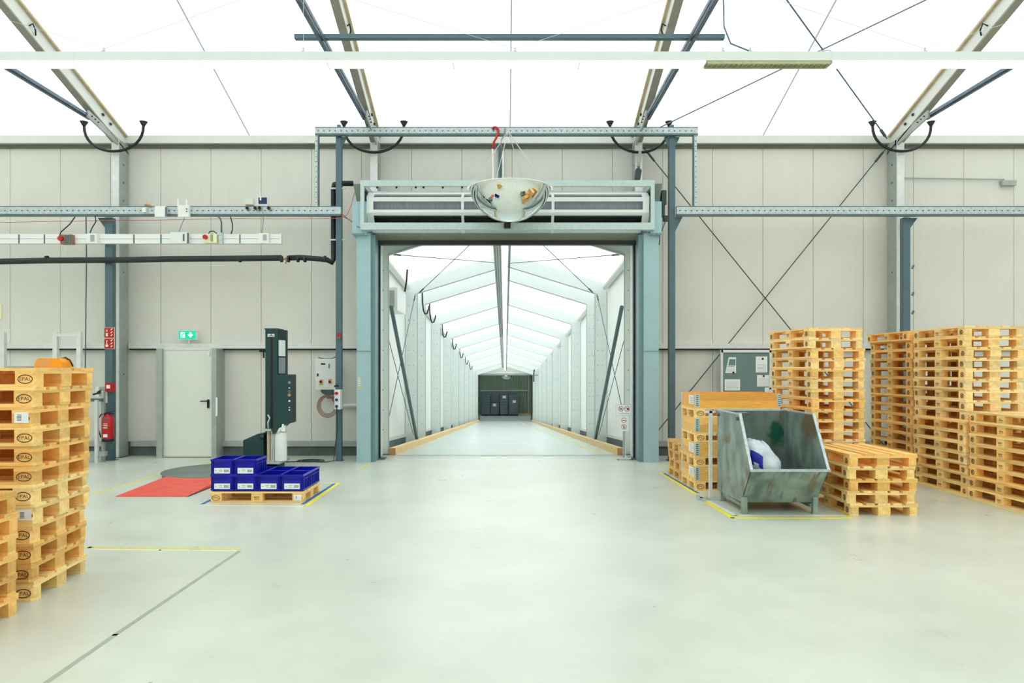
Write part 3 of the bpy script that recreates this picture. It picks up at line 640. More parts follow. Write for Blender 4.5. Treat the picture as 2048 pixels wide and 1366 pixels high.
# gable above the near opening
ribs = [14.12, 18.75, 20.65]+[25.4+5*i for i in range(7)]+[60.5]
ordn = ['first', 'second', 'third', 'fourth', 'fifth', 'sixth', 'seventh', 'eighth', 'ninth', 'tenth', 'eleventh', 'twelfth', 'thirteenth', 'fourteenth', 'fifteenth', 'sixteenth']
for i, Y in enumerate(ribs):
    z0 = zt(Y)
    t = thing('portal_frame', 'grey aluminium portal frame of the tunnel, %s from the roller door' % ordn[i], 'portal frame', (AX, Y, z0), group='portal frames of the tunnel')
    for s in (-1, 1):
        xi, xo = AX+s*2.375, AX+s*2.68
        mb = MB().box(min(xi, xo), max(xi, xo), Y-.06, Y+.06, z0, z0+4.12, 0)
        for k in range(9):
            for q in (.07, .2): mb.box(min(xi, xo)+q-.008, min(xi, xo)+q+.008, Y-.062, Y-.06, z0+.5+k*.4, z0+.52+k*.4, 1)
            mb.box(xi-(.001 if s > 0 else -.0), xi+(.0 if s > 0 else .001), Y-.01, Y+.015, z0+.5+k*.4, z0+.53+k*.4, 1)
        mb.build('upright', ['rib', 'hole'], t)
        MB().box(min(xi, xo)-.02, max(xi, xo)+.0, Y-.12, Y+.12, z0+.0, z0+.02).build('base_plate', 'galvd', t)
        vs = []
        for yy in (Y-.055, Y+.055):
            vs += [(AX+s*2.375, yy, z0+4.03), (AX, yy, z0+4.76), (AX, yy, z0+5.10), (AX+s*2.72, yy, z0+4.27), (AX+s*2.68, yy, z0+4.0)]
        MB().add(vs, [(0, 1, 2, 3, 4), (9, 8, 7, 6, 5)]+[(k, 5+k, 5+(k+1) % 5, (k+1) % 5) for k in range(5)]).build('rafter', 'rib', t)
        MB().bar((AX+s*2.375, Y-.02, z0+4.025), (AX, Y-.02, z0+4.755), .13, .018).build('lower_lip', 'alud', t)
        B(min(AX+s*2.375, AX+s*2.36), max(AX+s*2.375, AX+s*2.36), Y-.065, Y-.05, z0+.02, z0+4.03).build('edge_lip', 'alud', t)
# eave purlins between the frames
for s in (-1, 1):
    mb = MB()
    for a, b in zip(ribs, ribs[1:]):
        if b-a < 2.5: continue
        mb.cyl((AX+s*2.62, a+.3, tz(a+.3, 4.16)), (AX+s*2.62, b-.25, tz(b-.25, 4.16)), .075, 10)
    struct(mb.build('trim_eave_tunnel_'+('left' if s < 0 else 'right'), 'trim'))
# timber kerbs
for s, xk in ((-1, -2.255), (1, 2.315)):
    ya, yb = 13.98, 60.2; hw = .07
    vs = []
    for Y in (ya, yb):
        vs += [(xk-hw, Y, zt(Y)), (xk+hw, Y, zt(Y)), (xk+hw, Y, zt(Y)+.14), (xk-hw, Y, zt(Y)+.14)]
    o = MB().add(vs, [(0, 1, 2, 3), (7, 6, 5, 4), (0, 4, 5, 1), (1, 5, 6, 2), (2, 6, 7, 3), (3, 7, 4, 0)]).build('timber_kerb', 'timber')
    e_ = MB().box(xk-hw, xk+hw, ya-.006, ya, .0, .14).build('end_grain', 'card', None); e_.parent = o
    tag(o, 'long squared timber beam lying on the tunnel floor along the %s wall' % ('left' if s < 0 else 'right'), 'timber beam', 'timber kerbs in the tunnel')
# bracing in the first bay
def rib_x(s): return AX+s*2.36
tg = 'tunnel bracing'
for s, side in ((-1, 'left'), (1, 'right')):
    Ya, Yb2 = 14.2, 18.6
    t = thing('diagonal_strut', 'thick grey diagonal strut on the %s wall of the first tunnel bay' % side, 'strut', (rib_x(s), Ya, 2.9), group=tg)
    MB().cyl((rib_x(s)-s*.02, Ya, 2.98), (rib_x(s), Yb2, zt(Yb2)+.08), .042, 12).build('strut_tube', 'galvd', t)
    cable('brace_rod', (rib_x(s)+s*.05, Yb2, zt(Yb2)+4.0), (rib_x(s)+s*.03, 14.25, .75), 'thin brace rod rising to the second frame on the %s tunnel wall' % side, r=.008, group=tg)
    cable('brace_rod', (rib_x(s)+s*.12, 14.3, 2.6), (rib_x(s)+s*.12, Yb2+.1, zt(Yb2)+.25), 'thin brace rod falling beside the thick strut on the %s tunnel wall' % side, r=.008, group=tg)
    cable('brace_rod', (rib_x(s), 14.22, 4.05), (AX+s*.10, 18.65, zt(18.65)+4.82), 'thin cable from the near %s eave to the ridge in the first tunnel bay' % side, r=.009, group=tg)
    cable('brace_rod', (rib_x(s)-s*.03, Yb2+.05, zt(Yb2)+4.02), (AX+s*.12, 14.3, 4.85), 'thin cable from the far %s eave to the near ridge in the first tunnel bay' % side, r=.009, group=tg)
# ridge light and cable tray
t = thing('cable_tray', 'long perforated grey cable tray under the tunnel ridge left of the light', 'cable tray', (-.15, 14.5, 4.6))
ya, yb = 14.25, 58.0
mb = MB()
def slab(mb, xa, xb, z0, z1, ya, yb, mi=0):
    mb.add([(x, Y, zt(Y)+z) for Y in (ya, yb) for x, z in ((xa, z0), (xb, z0), (xb, z1), (xa, z1))], [(0, 1, 2, 3), (7, 6, 5, 4), (0, 4, 5, 1), (1, 5, 6, 2), (2, 6, 7, 3), (3, 7, 4, 0)], mi)
slab(mb, -.26, -.08, 4.50, 4.505, ya, yb); slab(mb, -.265, -.26, 4.50, 4.56, ya, yb); slab(mb, -.08, -.075, 4.50, 4.56, ya, yb)
Y = ya+.06
while Y < 34:
    for x in (-.225, -.17, -.115): mb.box(x-.014, x+.014, Y, Y+.05, zt(Y)+4.494, zt(Y)+4.4985, 1)
    Y += .11
mb.build('tray_channel', ['alud', 'hole'], t)
t = thing('ridge_light', 'long white light strip running under the tunnel ridge to the far gate', 'lamp', (0, 14.6, 4.4))
mb = MB(); slab(mb, -.075, .055, 4.36, 4.375, 14.7, 59.5); mb.build('diffuser', 'tube', t)
mb = MB(); slab(mb, -.065, .045, 4.375, 4.43, 14.65, 59.6); mb.build('housing', 'lampb', t)
mb = MB(); slab(mb, .075, .125, 4.42, 4.52, 14.3, 60.0); mb.build('carrier_rail', 'galvd', t)
MB().box(-.035, .02, 14.62, 14.7, 4.33, 4.62).build('end_hanger', 'alu', t)
# J hooks hoses along left eave
for i, Y in enumerate([16.4, 19.7, 21.6, 25.9, 30.9, 35.9, 40.9, 45.9]):
    z = zt(Y); xo = rib_x(-1)+.02
    o = MB().tube([(xo, Y-.15, z+4.22), (xo, Y-.12, z+3.95), (xo+.02, Y-.05, z+3.72), (xo+.05, Y+.05, z+3.62), (xo+.10, Y+.15, z+3.64), (xo+.14, Y+.2, z+3.78), (xo+.145, Y+.22, z+3.86)] if i else [(xo+.02, Y, z+4.2), (xo, Y, z+3.9), (xo-.04, Y, z+3.68)], .022, 8).build('drain_hose', 'pipe')
    tag(o, 'dark J-shaped drain hose under the left tunnel eave, %s from the roller door' % ordn[i], 'hose', 'drain hoses in the tunnel')
o = MB().tube([(2.33, 55, zt(55)+4.15), (2.30, 55, zt(55)+4.12), (2.26, 54.9, zt(55)+3.9), (2.26, 54.9, zt(55)+3.2)], .05, 8).box(2.26, 2.75, 54.88, 54.94, zt(55)+3.7, zt(55)+3.74).build('drain_hose', 'pipe')
tag(o, 'dark downpipe hose at the right eave beside the far gate', 'hose', 'drain hoses in the tunnel')
t = thing('heater_unit', 'white box unit fixed high on the left wall at the tunnel entrance', 'heater', (-2.55, 15.2, 3.0))
MB().box(-2.66, -2.30, 14.95, 16.2, 2.98, 3.46).build('casing', 'whitem', t)
B(-2.60, -2.36, 14.945, 14.95, 3.04, 3.40).build('front_grille', 'alud', t)
# sheet jambs at the near end
for s, xa_, xb_ in ((-1, -2.52, -2.40), (1, 2.46, 2.58)):
    struct(B(xa_, xb_, 13.58, 13.72, .04, 4.3).build('trim_jamb_'+('left' if s < 0 else 'right'), 'whitem'))
    tag(B(xa_+.03, xb_-.03, 13.56, 13.58, .05, .24).build('floor_roller', 'black'), 'black roller block at the foot of the %s white door jamb' % ('left' if s < 0 else 'right'), 'roller', 'roller blocks at the jamb feet')
    struct(B(*((OPL, -2.52) if s < 0 else (2.58, OPR)), 13.66, YW+.11, .0, OPT).build('trim_reveal_'+('left' if s < 0 else 'right'), 'trim'))
struct(B(-2.52, 2.58, YW+.0, YW+.02, -.005, .004).build('trim_threshold', 'galvd'))

# far gate and room
zf = zt(TE)
mb = MB(); ow = 2.44
mb.box(AX-3.4, AX-ow, TE, TE+.15, zf, zf+4.15); mb.box(AX+ow, AX+3.4, TE, TE+.15, zf, zf+4.15)
mb.prism([(AX-3.4, zf+4.15), (AX+3.4, zf+4.15), (AX+3.4, zf+5.3), (AX-3.4, zf+5.3)], 'y', TE, TE+.15)
struct(mb.build('wall_far', 'trim'), 'white gable wall with opening at the far end of the tunnel')
g = thing('far_gate_frame', 'grey door frame around the dark opening at the far tunnel end', 'door frame', (AX, TE-.1, zf))
B(AX-ow-.35, AX+ow+.35, TE-.28, TE-.02, zf+4.16, zf+4.34).build('header', 'trim', g)
B(AX-ow-.30, AX+ow+.30, TE-.20, TE-.02, zf+4.02, zf+4.15).build('lintel', 'alud', g)
for s in (-1, 1):
    B(AX+s*2.5-.12, AX+s*2.5+.12, TE-.15, TE-.02, zf, zf+4.05).build('jamb', 'alud', g)
    B(AX+s*2.28-.05, AX+s*2.28+.05, TE+.16, TE+.3, zf, zf+4.1).build('inner_jamb', 'machine2', g)
B(AX-2.35, AX-2.25, TE-.45, TE-.25, zf, zf+.18).build('red_stop', 'hosered', g)
B(AX+2.25, AX+2.35, TE-.45, TE-.25, zf, zf+.18).build('red_stop', 'hosered', g)
struct(B(-7, 7, TE+.15, 72.5, zf-.2, zf).build('floor_far', 'tfloor'))
mb = MB(); x = -7.0
while x < 7: mb.prism([(x, 71.0), (x+.10, 71.0), (x+.14, 70.93), (x+.24, 70.93), (x+.28, 71.0), (x+.28, 71.1), (x, 71.1)], 'z', zf, zf+5.6); x += .28
struct(mb.build('wall_far_rear', 'sheet'), 'green corrugated rear wall of the far hall')
struct(B(-7.1, -7, TE, 71.1, zf, zf+5.6).build('wall_far_left', 'sheet')); struct(B(7, 7.1, TE, 71.1, zf, zf+5.6).build('wall_far_right', 'sheet'))
mb = MB().box(-7.1, 7.1, TE+.16, 63.0, zf+5.6, zf+5.7, 0).box(-7.1, 7.1, 68.0, 71.1, zf+5.6, zf+5.7, 0).box(-7.1, -5, 63.0, 68.0, zf+5.6, zf+5.7, 0).box(5, 7.1, 63.0, 68.0, zf+5.6, zf+5.7, 0).box(-5, 5, 63.0, 68.0, zf+5.65, zf+5.66, 1)  # skylight is added out of view to brighten the far hall
struct(mb.build('ceiling_far', ['darkroof', 'membrane']), 'dark roof of the far hall with one added unseen skylight strip')
struct(B(-7, -3.35, TE+.0, TE+.15, zf, zf+5.6).build('wall_far_side_left', 'darkroof')); struct(B(3.41, 7, TE, TE+.15, zf, zf+5.6).build('wall_far_side_right', 'darkroof'))
struct(B(-3.35, 3.41, TE+.151, TE+.2, zf+4.3, zf+5.6).build('wall_far_lintel', 'darkroof'))
tag(B(-2.6, 2.4, 70.78, 70.86, PZ(782, 70.8), PZ(780.3, 70.8)).build('horizontal_rail', 'alu'), 'pale horizontal rail on the green wall of the far hall', 'rail')
for x in (-2.75, 2.30): tag(B(x, x+.16, 70.7, 70.86, zf, zf+5).build('steel_column', 'alud'), 'pale column on the green wall at the %s of the far hall' % ('left' if x < 0 else 'right'), 'column', 'columns in the far hall')
tag(B(1.35, 2.5, 70.2, 70.6, zf, zf+.14).build('floor_plank', 'timber'), 'low wooden plank on the floor right of the wrapped stacks', 'plank')
dome(PX(1012, 65), 65, PZ(750, 65), .62, 'dome_mirror', 'small distant dome mirror hanging inside the far gate opening')
t_ = [o for o in C.objects if o.name.startswith('dome_mirror')][-1]
MB().cyl((PX(1012, 65), 65, PZ(750, 65)), (PX(1012, 65), 65, zf+5.6), .01, 6).build('suspension_wire', 'wirel', t_)
for i, (pa, pb, pt, lab, lp) in enumerate(((962.8, 980.4, 783, 'leftmost', None), (981, 998, 806, 'second from the left', (989, 810)), (999.4, 1016.2, 789, 'third from left, high white label', (1008.5, 794)), (1017.3, 1035.5, 788, 'rightmost', (1028.5, 803)))):
    Y = 68.3; xa_, xb_ = PX(pa, Y), PX(pb, Y); top_ = PZ(pt, Y); xc = (xa_+xb_)/2
    t = thing('wrapped_stack', 'dark wrapped pallet load in the far hall, '+lab, 'pallet load', (xc, Y+.5, zf), group='wrapped pallet loads in the far hall')
    mb = MB(); random.seed(i)
    z = zf+.14
    while z < top_-.02:
        h = min(.24, top_-z); j = random.uniform(-.02, .02)
        mb.box(xa_+.02+j, xb_-.02+j, Y+.0-j, Y+1.1, z, z+h-.012); z += h
    mb.build('wrapped_load', 'darkwrap', t)
    MB().box(xa_, xb_, Y-.02, Y+1.15, zf+.10, zf+.14).box(xa_, xa_+.1, Y, Y+1.1, zf, zf+.1).box(xc-.06, xc+.06, Y, Y+1.1, zf, zf+.1).box(xb_-.1, xb_, Y, Y+1.1, zf, zf+.1).build('pallet_base', 'pipe', t)
    if lp: B(PX(lp[0]-3.2, Y), PX(lp[0]+3.2, Y), Y-.035, Y-.03, PZ(lp[1]+2.6, Y), PZ(lp[1]-2.6, Y)).build('white_label', 'paper', t)
for (pa, pb, lab) in ((981.5, 999, 'behind the low second load'), (999.5, 1035, 'behind the two right loads')):
    Y = 69.5; t = thing('wrapped_stack', 'tall nearly black wrapped load in the far hall, standing '+lab, 'pallet load', (PX((pa+pb)/2, Y), Y+.4, zf), group='wrapped pallet loads in the far hall')
    B(PX(pa, Y), PX(pb, Y), Y, Y+1.0, zf+.12, PZ(783, Y)).build('wrapped_load', 'darkwrap', t); B(PX(pa, Y), PX(pb, Y), Y, Y+1.0, zf, zf+.12).build('pallet_base', 'pipe', t)

# ---------------------------------------------------------------- emergency exit door and neighbours
dY = 13.62
d = struct(bpy.data.objects.new('door_1', None), 'closed cream emergency exit door with black lever handle in grey posts'); C.objects.link(d); d.location = (PX(375, dY), dY, 0)
B(PX(327, dY), PX(423, dY), dY, dY+.05, .012, PZ(700, dY)).build('door_leaf', 'offw', d)
mb = MB(); fy = dY-.01
mb.box(PX(324.5, dY), PX(327, dY), fy, YW, 0, PZ(698, dY)).box(PX(423, dY), PX(425, dY), fy, YW, 0, PZ(698, dY)).box(PX(324.5, dY), PX(425, dY), fy, YW, PZ(700, dY), PZ(697.5, dY)+.02)
mb.build('door_frame', 'offw', d)
for a, b in ((313, 324), (423.5, 433)): B(PX(a, 13.55), PX(b, 13.55), 13.54, YW-.0, 0, PZ(697, 13.55)).build('door_post', 'alud', d)
hd = B(PX(414.5, dY), PX(419, dY), dY-.015, dY, PZ(816, dY), PZ(799, dY)).build('handle_plate', 'black', d)
MB().cyl((PX(417, dY), dY-.015, PZ(802, dY)), (PX(417, dY), dY-.06, PZ(802, dY)), .012, 8).tube([(PX(417, dY), dY-.055, PZ(802, dY)), (PX(410, dY), dY-.06, PZ(802, dY)), (PX(403, dY), dY-.055, PZ(802.5, dY))], .011, 8).build('lever_handle', 'black', hd)
B(PX(417, dY), PX(420, dY), dY-.03, dY, PZ(712, dY), PZ(703, dY)).build('door_contact', 'white', d)
MB().cyl((PX(325.5, dY), dY-.02, PZ(722, dY)), (PX(325.5, dY), dY-.02, PZ(716, dY)), .014, 8).build('hinge', 'trim', d)
# exit sign
ey = 13.72; ex0, ex1, ez0, ez1 = PX(357, ey), PX(391.5, ey), PZ(678.5, ey), PZ(661.5, ey)
es = thing('exit_sign', 'green illuminated emergency exit sign above the cream door', 'exit sign', ((ex0+ex1)/2, ey+.1, ez0))
MB().box(ex0-.006, ex1+.006, ey, ey+.1, ez0-.006, ez1+.006).cyl(((ex0+ex1)/2, ey+.08, ez0), ((ex0+ex1)/2, ey+.08, gz1-.01), .012, 8).build('sign_housing', 'white', es)
B(ex0, ex1, ey-.004, ey, ez0, ez1).build('green_panel', 'green', es)
mb = MB(); Yq = ey-.006; cx = ex0+.085; zc = (ez0+ez1)/2
mb.box(ex0+.045, ex0+.125, Yq, Yq+.002, ez0+.03, ez1-.03, 0)                      # doorway
mb.box(ex0+.058, ex0+.072, Yq-.001, Yq, ez0+.03, ez0+.09, 1).box(ex0+.075, ex0+.10, Yq-.001, Yq, ez0+.045, ez0+.06, 1)
mb.disc((ex0+.10, Yq-.001, ez1-.052), .012, 1)                                    # head of the running figure
mb.prism([(ex0+.066, ez0+.08), (ex0+.09, ez0+.075), (ex0+.104, ez1-.06), (ex0+.082, ez1-.058)], 'y', Yq-.001, Yq, 1)
ax = ex0+.235                                                                    # arrow pointing down
mb.box(ax-.018, ax+.018, Yq, Yq+.002, zc-.0, ez1-.035, 0)
mb.prism([(ax-.055, zc+.008), (ax+.055, zc+.008), (ax, ez0+.03)], 'y', Yq, Yq+.002, 0)
mb.build('pictogram', ['exitw', 'green'], es)
wbox('light_switch', 437.5, 444.5, 778, 788, 13.85, .1, 'navy', 'small dark switch on the wall right of the cream door', 'switch', (('switch_rim', 438, 444, 779, 780, 'inkl', .004),))
tag(MB().cyl(P3(441, 778, 13.92), P3(441, 698, 13.92), .008, 6).cyl(P3(437, 778, 13.92), P3(437, 698, 13.92), .006, 6).build('conduit_pipe', 'galvd'), 'thin twin conduit rising from the small dark switch beside the door', 'conduit')
tag(B(PX(432.5, 13.53), PX(435.5, 13.53), 13.5, 13.53, PZ(832, 13.53), PZ(795, 13.53)).build('paper_strip', 'paper'), 'narrow white strip hanging on the right post of the cream door', 'label strip')
tag(MB().tube([P3(521, 702, 13.7), P3(527, 702, 13.7), P3(527.5, 716, 13.7)], .018, 8).box(PX(519, 13.7), PX(523, 13.7), 13.68, 13.95, PZ(704, 13.7), PZ(700, 13.7)).build('hook_bracket', 'black'), 'small black hook on the wall just left of the wrapping machine mast', 'hook')

# control cabinet
cb = wbox('control_cabinet', 630.5, 671, 717.5, 779.5, 13.55, .40, 'whitem', 'light grey electrical control cabinet on the wall left of the steel portal post', 'control cabinet', (
    ('display', 642, 650.5, 726.5, 729.5, 'black'), ('indicator_button', 657.5, 659.5, 727.5, 729.5, 'dark', .002), ('indicator_button', 657.5, 659.5, 730.5, 732.5, 'dark', .002), ('indicator_button', 657.5, 659.5, 734, 736, 'dark', .002),
    ('lock', 634, 637, 747, 752.5, 'black'), ('rotary_plate', 640, 646, 759, 767, 'orangep', .006), ('rotary_plate', 657, 664, 758, 767, 'orangep', .006), ('warning_label', 638, 646, 767.5, 770.5, 'yellow', .004)))
for px in (642, 660): MB().cyl((PX(px, 13.55), 13.545, PZ(763.5, 13.55)), (PX(px, 13.55), 13.50, PZ(763.5, 13.55)), .02, 12).build('rotary_switch', 'black', cb)
MB().tube([P3(637, 715, 13.7), P3(641, 716.5, 13.65), P3(652, 717.5, 13.6), P3(664, 717, 13.6), P3(671, 714, 13.5)], .008, 6).build('top_cable', 'black', cb)
MB().prism([(PX(640, 13.6), PZ(780, 13.6)), (PX(670, 13.6), PZ(780, 13.6)), (PX(670, 13.6), PZ(790, 13.6)), (PX(652, 13.6), PZ(791, 13.6)), (PX(643, 13.6), PZ(786, 13.6))], 'y', 13.62, 13.9).build('cable_entry', 'galvd', cb)
hs = thing('hose_coil', 'coiled reddish brown hose hanging below the grey control cabinet', 'hose', P3(655, 811, 13.4))
random.seed(3); mb = MB(); pts = []
for i in range(4*24+1):
    a = 2*PI*i/24; k = i/24
    pts.append((PX(656.5-.6*k, 13.35)+(.125+.020*k)*math.cos(a), 13.30+.018*k, PZ(810+.6*k, 13.35)+(.15+.018*k)*math.sin(a)))
mb.tube(pts, .0068, 6).build('coil', 'hosered', hs)
MB().cyl((PX(656.5, 13.35), 13.28, PZ(796, 13.35)), (PX(656.5, 13.35), 13.95, PZ(796, 13.35)), .012, 8).build('hook', 'galvd', hs)
ob = wbox('socket_outlet_unit', 668.5, 680, 779.5, 819, 12.85, .2, 'white', 'white power outlet unit with one red and two blue sockets on the steel portal post', 'socket', (
    ('round_red_socket', 670.2, 676.8, 783, 790, 'red', .02), ('round_blue_socket', 671, 676.5, 796.5, 802.5, 'navy', .02), ('round_blue_socket', 671, 676.5, 809.5, 815.5, 'navy', .02)))
MB().tube([P3(669, 773, 12.9), P3(673, 771, 12.9), P3(677, 773, 12.9)], .018, 8).build('top_gland', 'black', ob)
tag(MB().tube([P3(673.5, 815, 12.83), P3(674, 840, 12.95), P3(674.5, 860, 13.0), P3(671.5, 885, 13.0), P3(669.5, 905, 13.0), (PX(670, 13.0), 12.9, .03), (-3.3, 12.85, .012), (-3.7, 12.95, .012), (-3.95, 12.9, .012), (-4.3, 12.8, .012)], .009, 6).build('floor_cable', 'machine'), 'dark cable from the outlet unit down the portal post and along the floor', 'cable')
for i, (z, r0) in enumerate(((.012, .16), (.024, .11))):
    pts = [(-3.62+r0*math.cos(a/10*2*PI)*1.6, 13.05+r0*math.sin(a/10*2*PI), .012+.01*i+.002*math.sin(a)) for a in range(11)]
    tag(MB().tube(pts, .009, 6).build('cable_loop', 'machine'), ('outer' if i == 0 else 'inner')+' loop of dark cable lying on the floor near the portal post', 'cable', 'cable loops on the floor')
bc = thing('beacon', 'small red beacon light on the steel portal post', 'beacon', P3(677.5, 671, 12.98))
MB().cyl(P3(677.8, 675, 12.98), P3(677.8, 667, 12.98), .033, 14).build('lens', 'red', bc); MB().box(PX(675, 12.98), PX(681, 12.98), 12.95, 13.08, PZ(677, 12.98), PZ(675, 12.98)).build('bracket', 'steel', bc)
tag(MB().cyl(P3(680, 811, 13.86), P3(716, 811, 13.86), .05, 10).build('handrail', 'alu'), 'short light rail on the wall between the portal post and the roller door', 'rail')

# fire signs, call point, extinguisher on the left rail post
def fsign(z0px, z1px, kind, label):
    Y = 13.12; x0, x1, z0, z1 = PX(208, Y), PX(229, Y), PZ(z1px, Y), PZ(z0px, Y)
    t = thing('fire_sign', label, 'sign', ((x0+x1)/2, Y, z0), group='red fire safety signs')
    MB().box(x0, x1, Y, Y+.008, z0, z1, 1).box(x0+.006, x1-.006, Y-.002, Y, z0+.006, z1-.006, 0).build('sign_plate', ['signred', 'cream'], t)
    mb = MB(); a = x0+.055; h = z1-z0; q = Y-.003
    if kind == 'ext':
        mb.box(a-.018, a+.018, q, q+.001, z0+.03, z0+h*.55).disc((a, q, z0+h*.55), .018).box(a-.006, a+.006, q, q+.001, z0+h*.55, z0+h*.72).box(a-.02, a+.014, q, q+.001, z0+h*.72, z0+h*.78)
    else:
        mb.disc((a, q, z0+h*.33), .028).box(a-.012, a+.004, q, q+.001, z0+h*.4, z0+h*.68).disc((a, q, z0+h*.76), .012)
    for k in range(3): mb.prism([(x0+.125+.012*k*0, z0+.03+k*.055), (x0+.16, z0+.055+k*.055), (x0+.158, z0+.075+k*.055), (x0+.125, z0+.05+k*.055)], 'y', q, q+.001)
    mb.build('pictogram', 'cream', t)
fsign(655, 676, 'ext', 'upper red sign with extinguisher symbol on the left rail post')
fsign(677, 698, 'hand', 'lower red sign with fire alarm symbol on the left rail post')
wbox('fire_call_point', 209.5, 224, 766, 783, 13.02, .12, 'red', 'red fire alarm call point on the post above the extinguisher', 'alarm button', (('white_face', 213, 220, 770, 777, 'paper', .004), ('top_loop', 213, 221, 763, 766, 'galvd', .004)))
Y = 13.0; fx = PX(216, Y)
fe = thing('fire_extinguisher', 'red fire extinguisher with black hose on the left rail post', 'fire extinguisher', (fx, Y, PZ(883, Y)))
R_ = .098; zb, ztp = PZ(880, Y), PZ(832, Y)
MB().lathe([(.001, zb), (R_*.9, zb), (R_, zb+.02), (R_, ztp-.04), (R_*.8, ztp-.005), (.035, ztp+.015), (.03, ztp+.04), (.001, ztp+.04)], (fx, Y, 0), 28).build('cylinder', 'red', fe)
MB().lathe([(R_*.95, zb-.025), (R_+.004, zb-.02), (R_+.004, zb+.025), (R_*.9, zb+.027)], (fx, Y, 0), 28).build('foot_ring', 'black', fe)
MB().box(fx-.05, fx+.1, Y-.02, Y+.02, ztp+.03, ztp+.06).bar((fx-.02, Y, ztp+.06), (fx+.12, Y, ztp+.09), .02, .014).build('valve_handle', 'black', fe)
MB().tube([(fx-.03, Y-.03, ztp+.045), (fx-.1, Y-.05, ztp+.03), (fx-.155, Y-.05, ztp-.06), (fx-.16, Y-.05, ztp-.2), (fx-.13, Y-.05, zb+.15), (fx-.105, Y-.05, zb+.05)], .011, 8).build('hose', 'black', fe)
mb = MB()
for k, (w_, zz, hh, mi) in enumerate(((.5, .36, .035, 0), (.42, .30, .012, 1), (.42, .27, .012, 1), (.42, .22, .03, 2), (.42, .06, .055, 3))):
    for j in range(6):
        a0 = -PI/2-w_+2*w_*j/6; a1 = -PI/2-w_+2*w_*(j+1)/6; r_ = R_+.0015
        mb.add([(fx+r_*math.cos(a0), Y+r_*math.sin(a0), zb+zz), (fx+r_*math.cos(a1), Y+r_*math.sin(a1), zb+zz), (fx+r_*math.cos(a1), Y+r_*math.sin(a1), zb+zz+hh), (fx+r_*math.cos(a0), Y+r_*math.sin(a0), zb+zz+hh)], [(0, 1, 2, 3)], mi)
mb.build('label', ['ink', 'cream', 'tan', 'paper'], fe)
wbox('small_box', 190.5, 198, 773.5, 793, 13.6, .25, 'white', 'small white box on the wall left of the call point post', 'box')
t = wbox('hand_scanner_holder', 206, 213, 784, 806, 13.1, .1, 'white', 'white holder with dark hand scanner just left of the fire post', 'scanner', ())
MB().bar(P3(186, 789, 13.1), P3(203, 785, 13.1), .03, .03).bar(P3(196, 786, 13.1), P3(205, 781, 13.1), .05, .05).build('scanner', 'black', t)
# light grey guard frame behind the left stack
t = thing('guard_frame', 'light grey floor standing frame between the left pallet stack and the fire post', 'frame', (PX(196, 12.9), 12.9, 0))
for a, b in ((192, 198), (199, 204)): B(PX(a, 12.9), PX(b, 12.9), 12.85 if a < 195 else 12.95, 12.91 if a < 195 else 13.02, 0, PZ(800 if a < 195 else 780, 12.9)).build('upright', 'alu' if a < 195 else 'alud', t)
B(PX(150, 12.9), PX(212, 12.9), 12.86, 12.95, PZ(912, 12.9), PZ(903, 12.9)).build('base_rail', 'alud', t)
B(PX(150, 12.9), PX(204, 12.9), 12.9, 12.95, PZ(803, 12.9), PZ(797, 12.9)).build('cross_bar', 'galvd', t)
for i, (pa, pb, lab) in enumerate(((105, 161, 'pale grey tubular goalpost frame rising behind the left pallet stack'), (-50, 8, 'pale grey tubular goalpost frame cut by the left edge of the view'))):
    Y = 12.2; t = thing('tube_frame', lab, 'frame', (PX((pa+pb)/2, Y), Y, 0), group='pale tubular frames')
    for a in (pa, pb-8.5): B(PX(a, Y), PX(a+8.5, Y), Y, Y+.07, 0, PZ(664, Y)).build('upright', 'alu', t)
    B(PX(pa+8.5, Y), PX(pb-8.5, Y), Y+.005, Y+.06, PZ(673, Y), PZ(667, Y)).build('top_bar', 'alu', t)
    B(PX(pa+8.5, Y), PX(pb-8.5, Y), Y+.005, Y+.06, .3, .36).build('lower_bar', 'alu', t)
tag(B(PX(-14, 13.93), PX(3, 13.93), 13.93, 13.95, PZ(637, 13.93), PZ(608, 13.93)).build('edge_sign', 'cream'), 'pale yellow edge of a sign high at the left edge of the view', 'sign')

# ---------------------------------------------------------------- wrapping machine
mY = 12.25
wm = thing('stretch_wrapper', 'tall dark green pallet wrapping machine mast with carriage and white film roll', 'wrapping machine', (PX(545, mY), mY, 0))
xa, xb, xc2 = PX(530.5, mY), PX(555, mY), PX(565, mY)
zt_ = PZ(659, mY)
MB().box(xa, xb, mY, mY+.30, .1, zt_).build('mast', 'machine', wm)
MB().box(PX(541, mY), PX(545, mY), mY-.004, mY, .3, zt_-.15).build('mast_slot', 'slot', wm)
MB().box(xa-.01, xb+.012, mY-.012, mY+.32, zt_, zt_+.02).build('mast_cap', 'machine', wm)
mb = MB().prism([(xb, mY+.02), (xc2-.0, mY+.22), (xc2, mY+.3), (xb, mY+.3)], 'z', .9, zt_); mb.build('mast_side', 'machine2', wm)
lb = B(PX(535.5, mY), PX(549, mY), mY-.006, mY, PZ(673.5, mY), PZ(668, mY)).build('name_plate', 'paper', wm)
MB().box(PX(537, mY), PX(547.5, mY), mY-.008, mY-.006, PZ(672.5, mY), PZ(671, mY), 0).disc((PX(542.5, mY), mY-.009, PZ(669.8, mY)), .012, 1).build('plate_print', ['ink', 'red'], lb)
for p0, p1, m_ in ((680, 712, 'paper'), (715, 747, 'clothg')):
    vs = [(xb+.012, mY+.02), (xc2-.01, mY+.19), (xc2-.006, mY+.18), (xb+.016, mY+.01)]
    o = MB().prism(vs, 'z', PZ(p1, mY), PZ(p0, mY)).build('info_sticker', m_, wm)
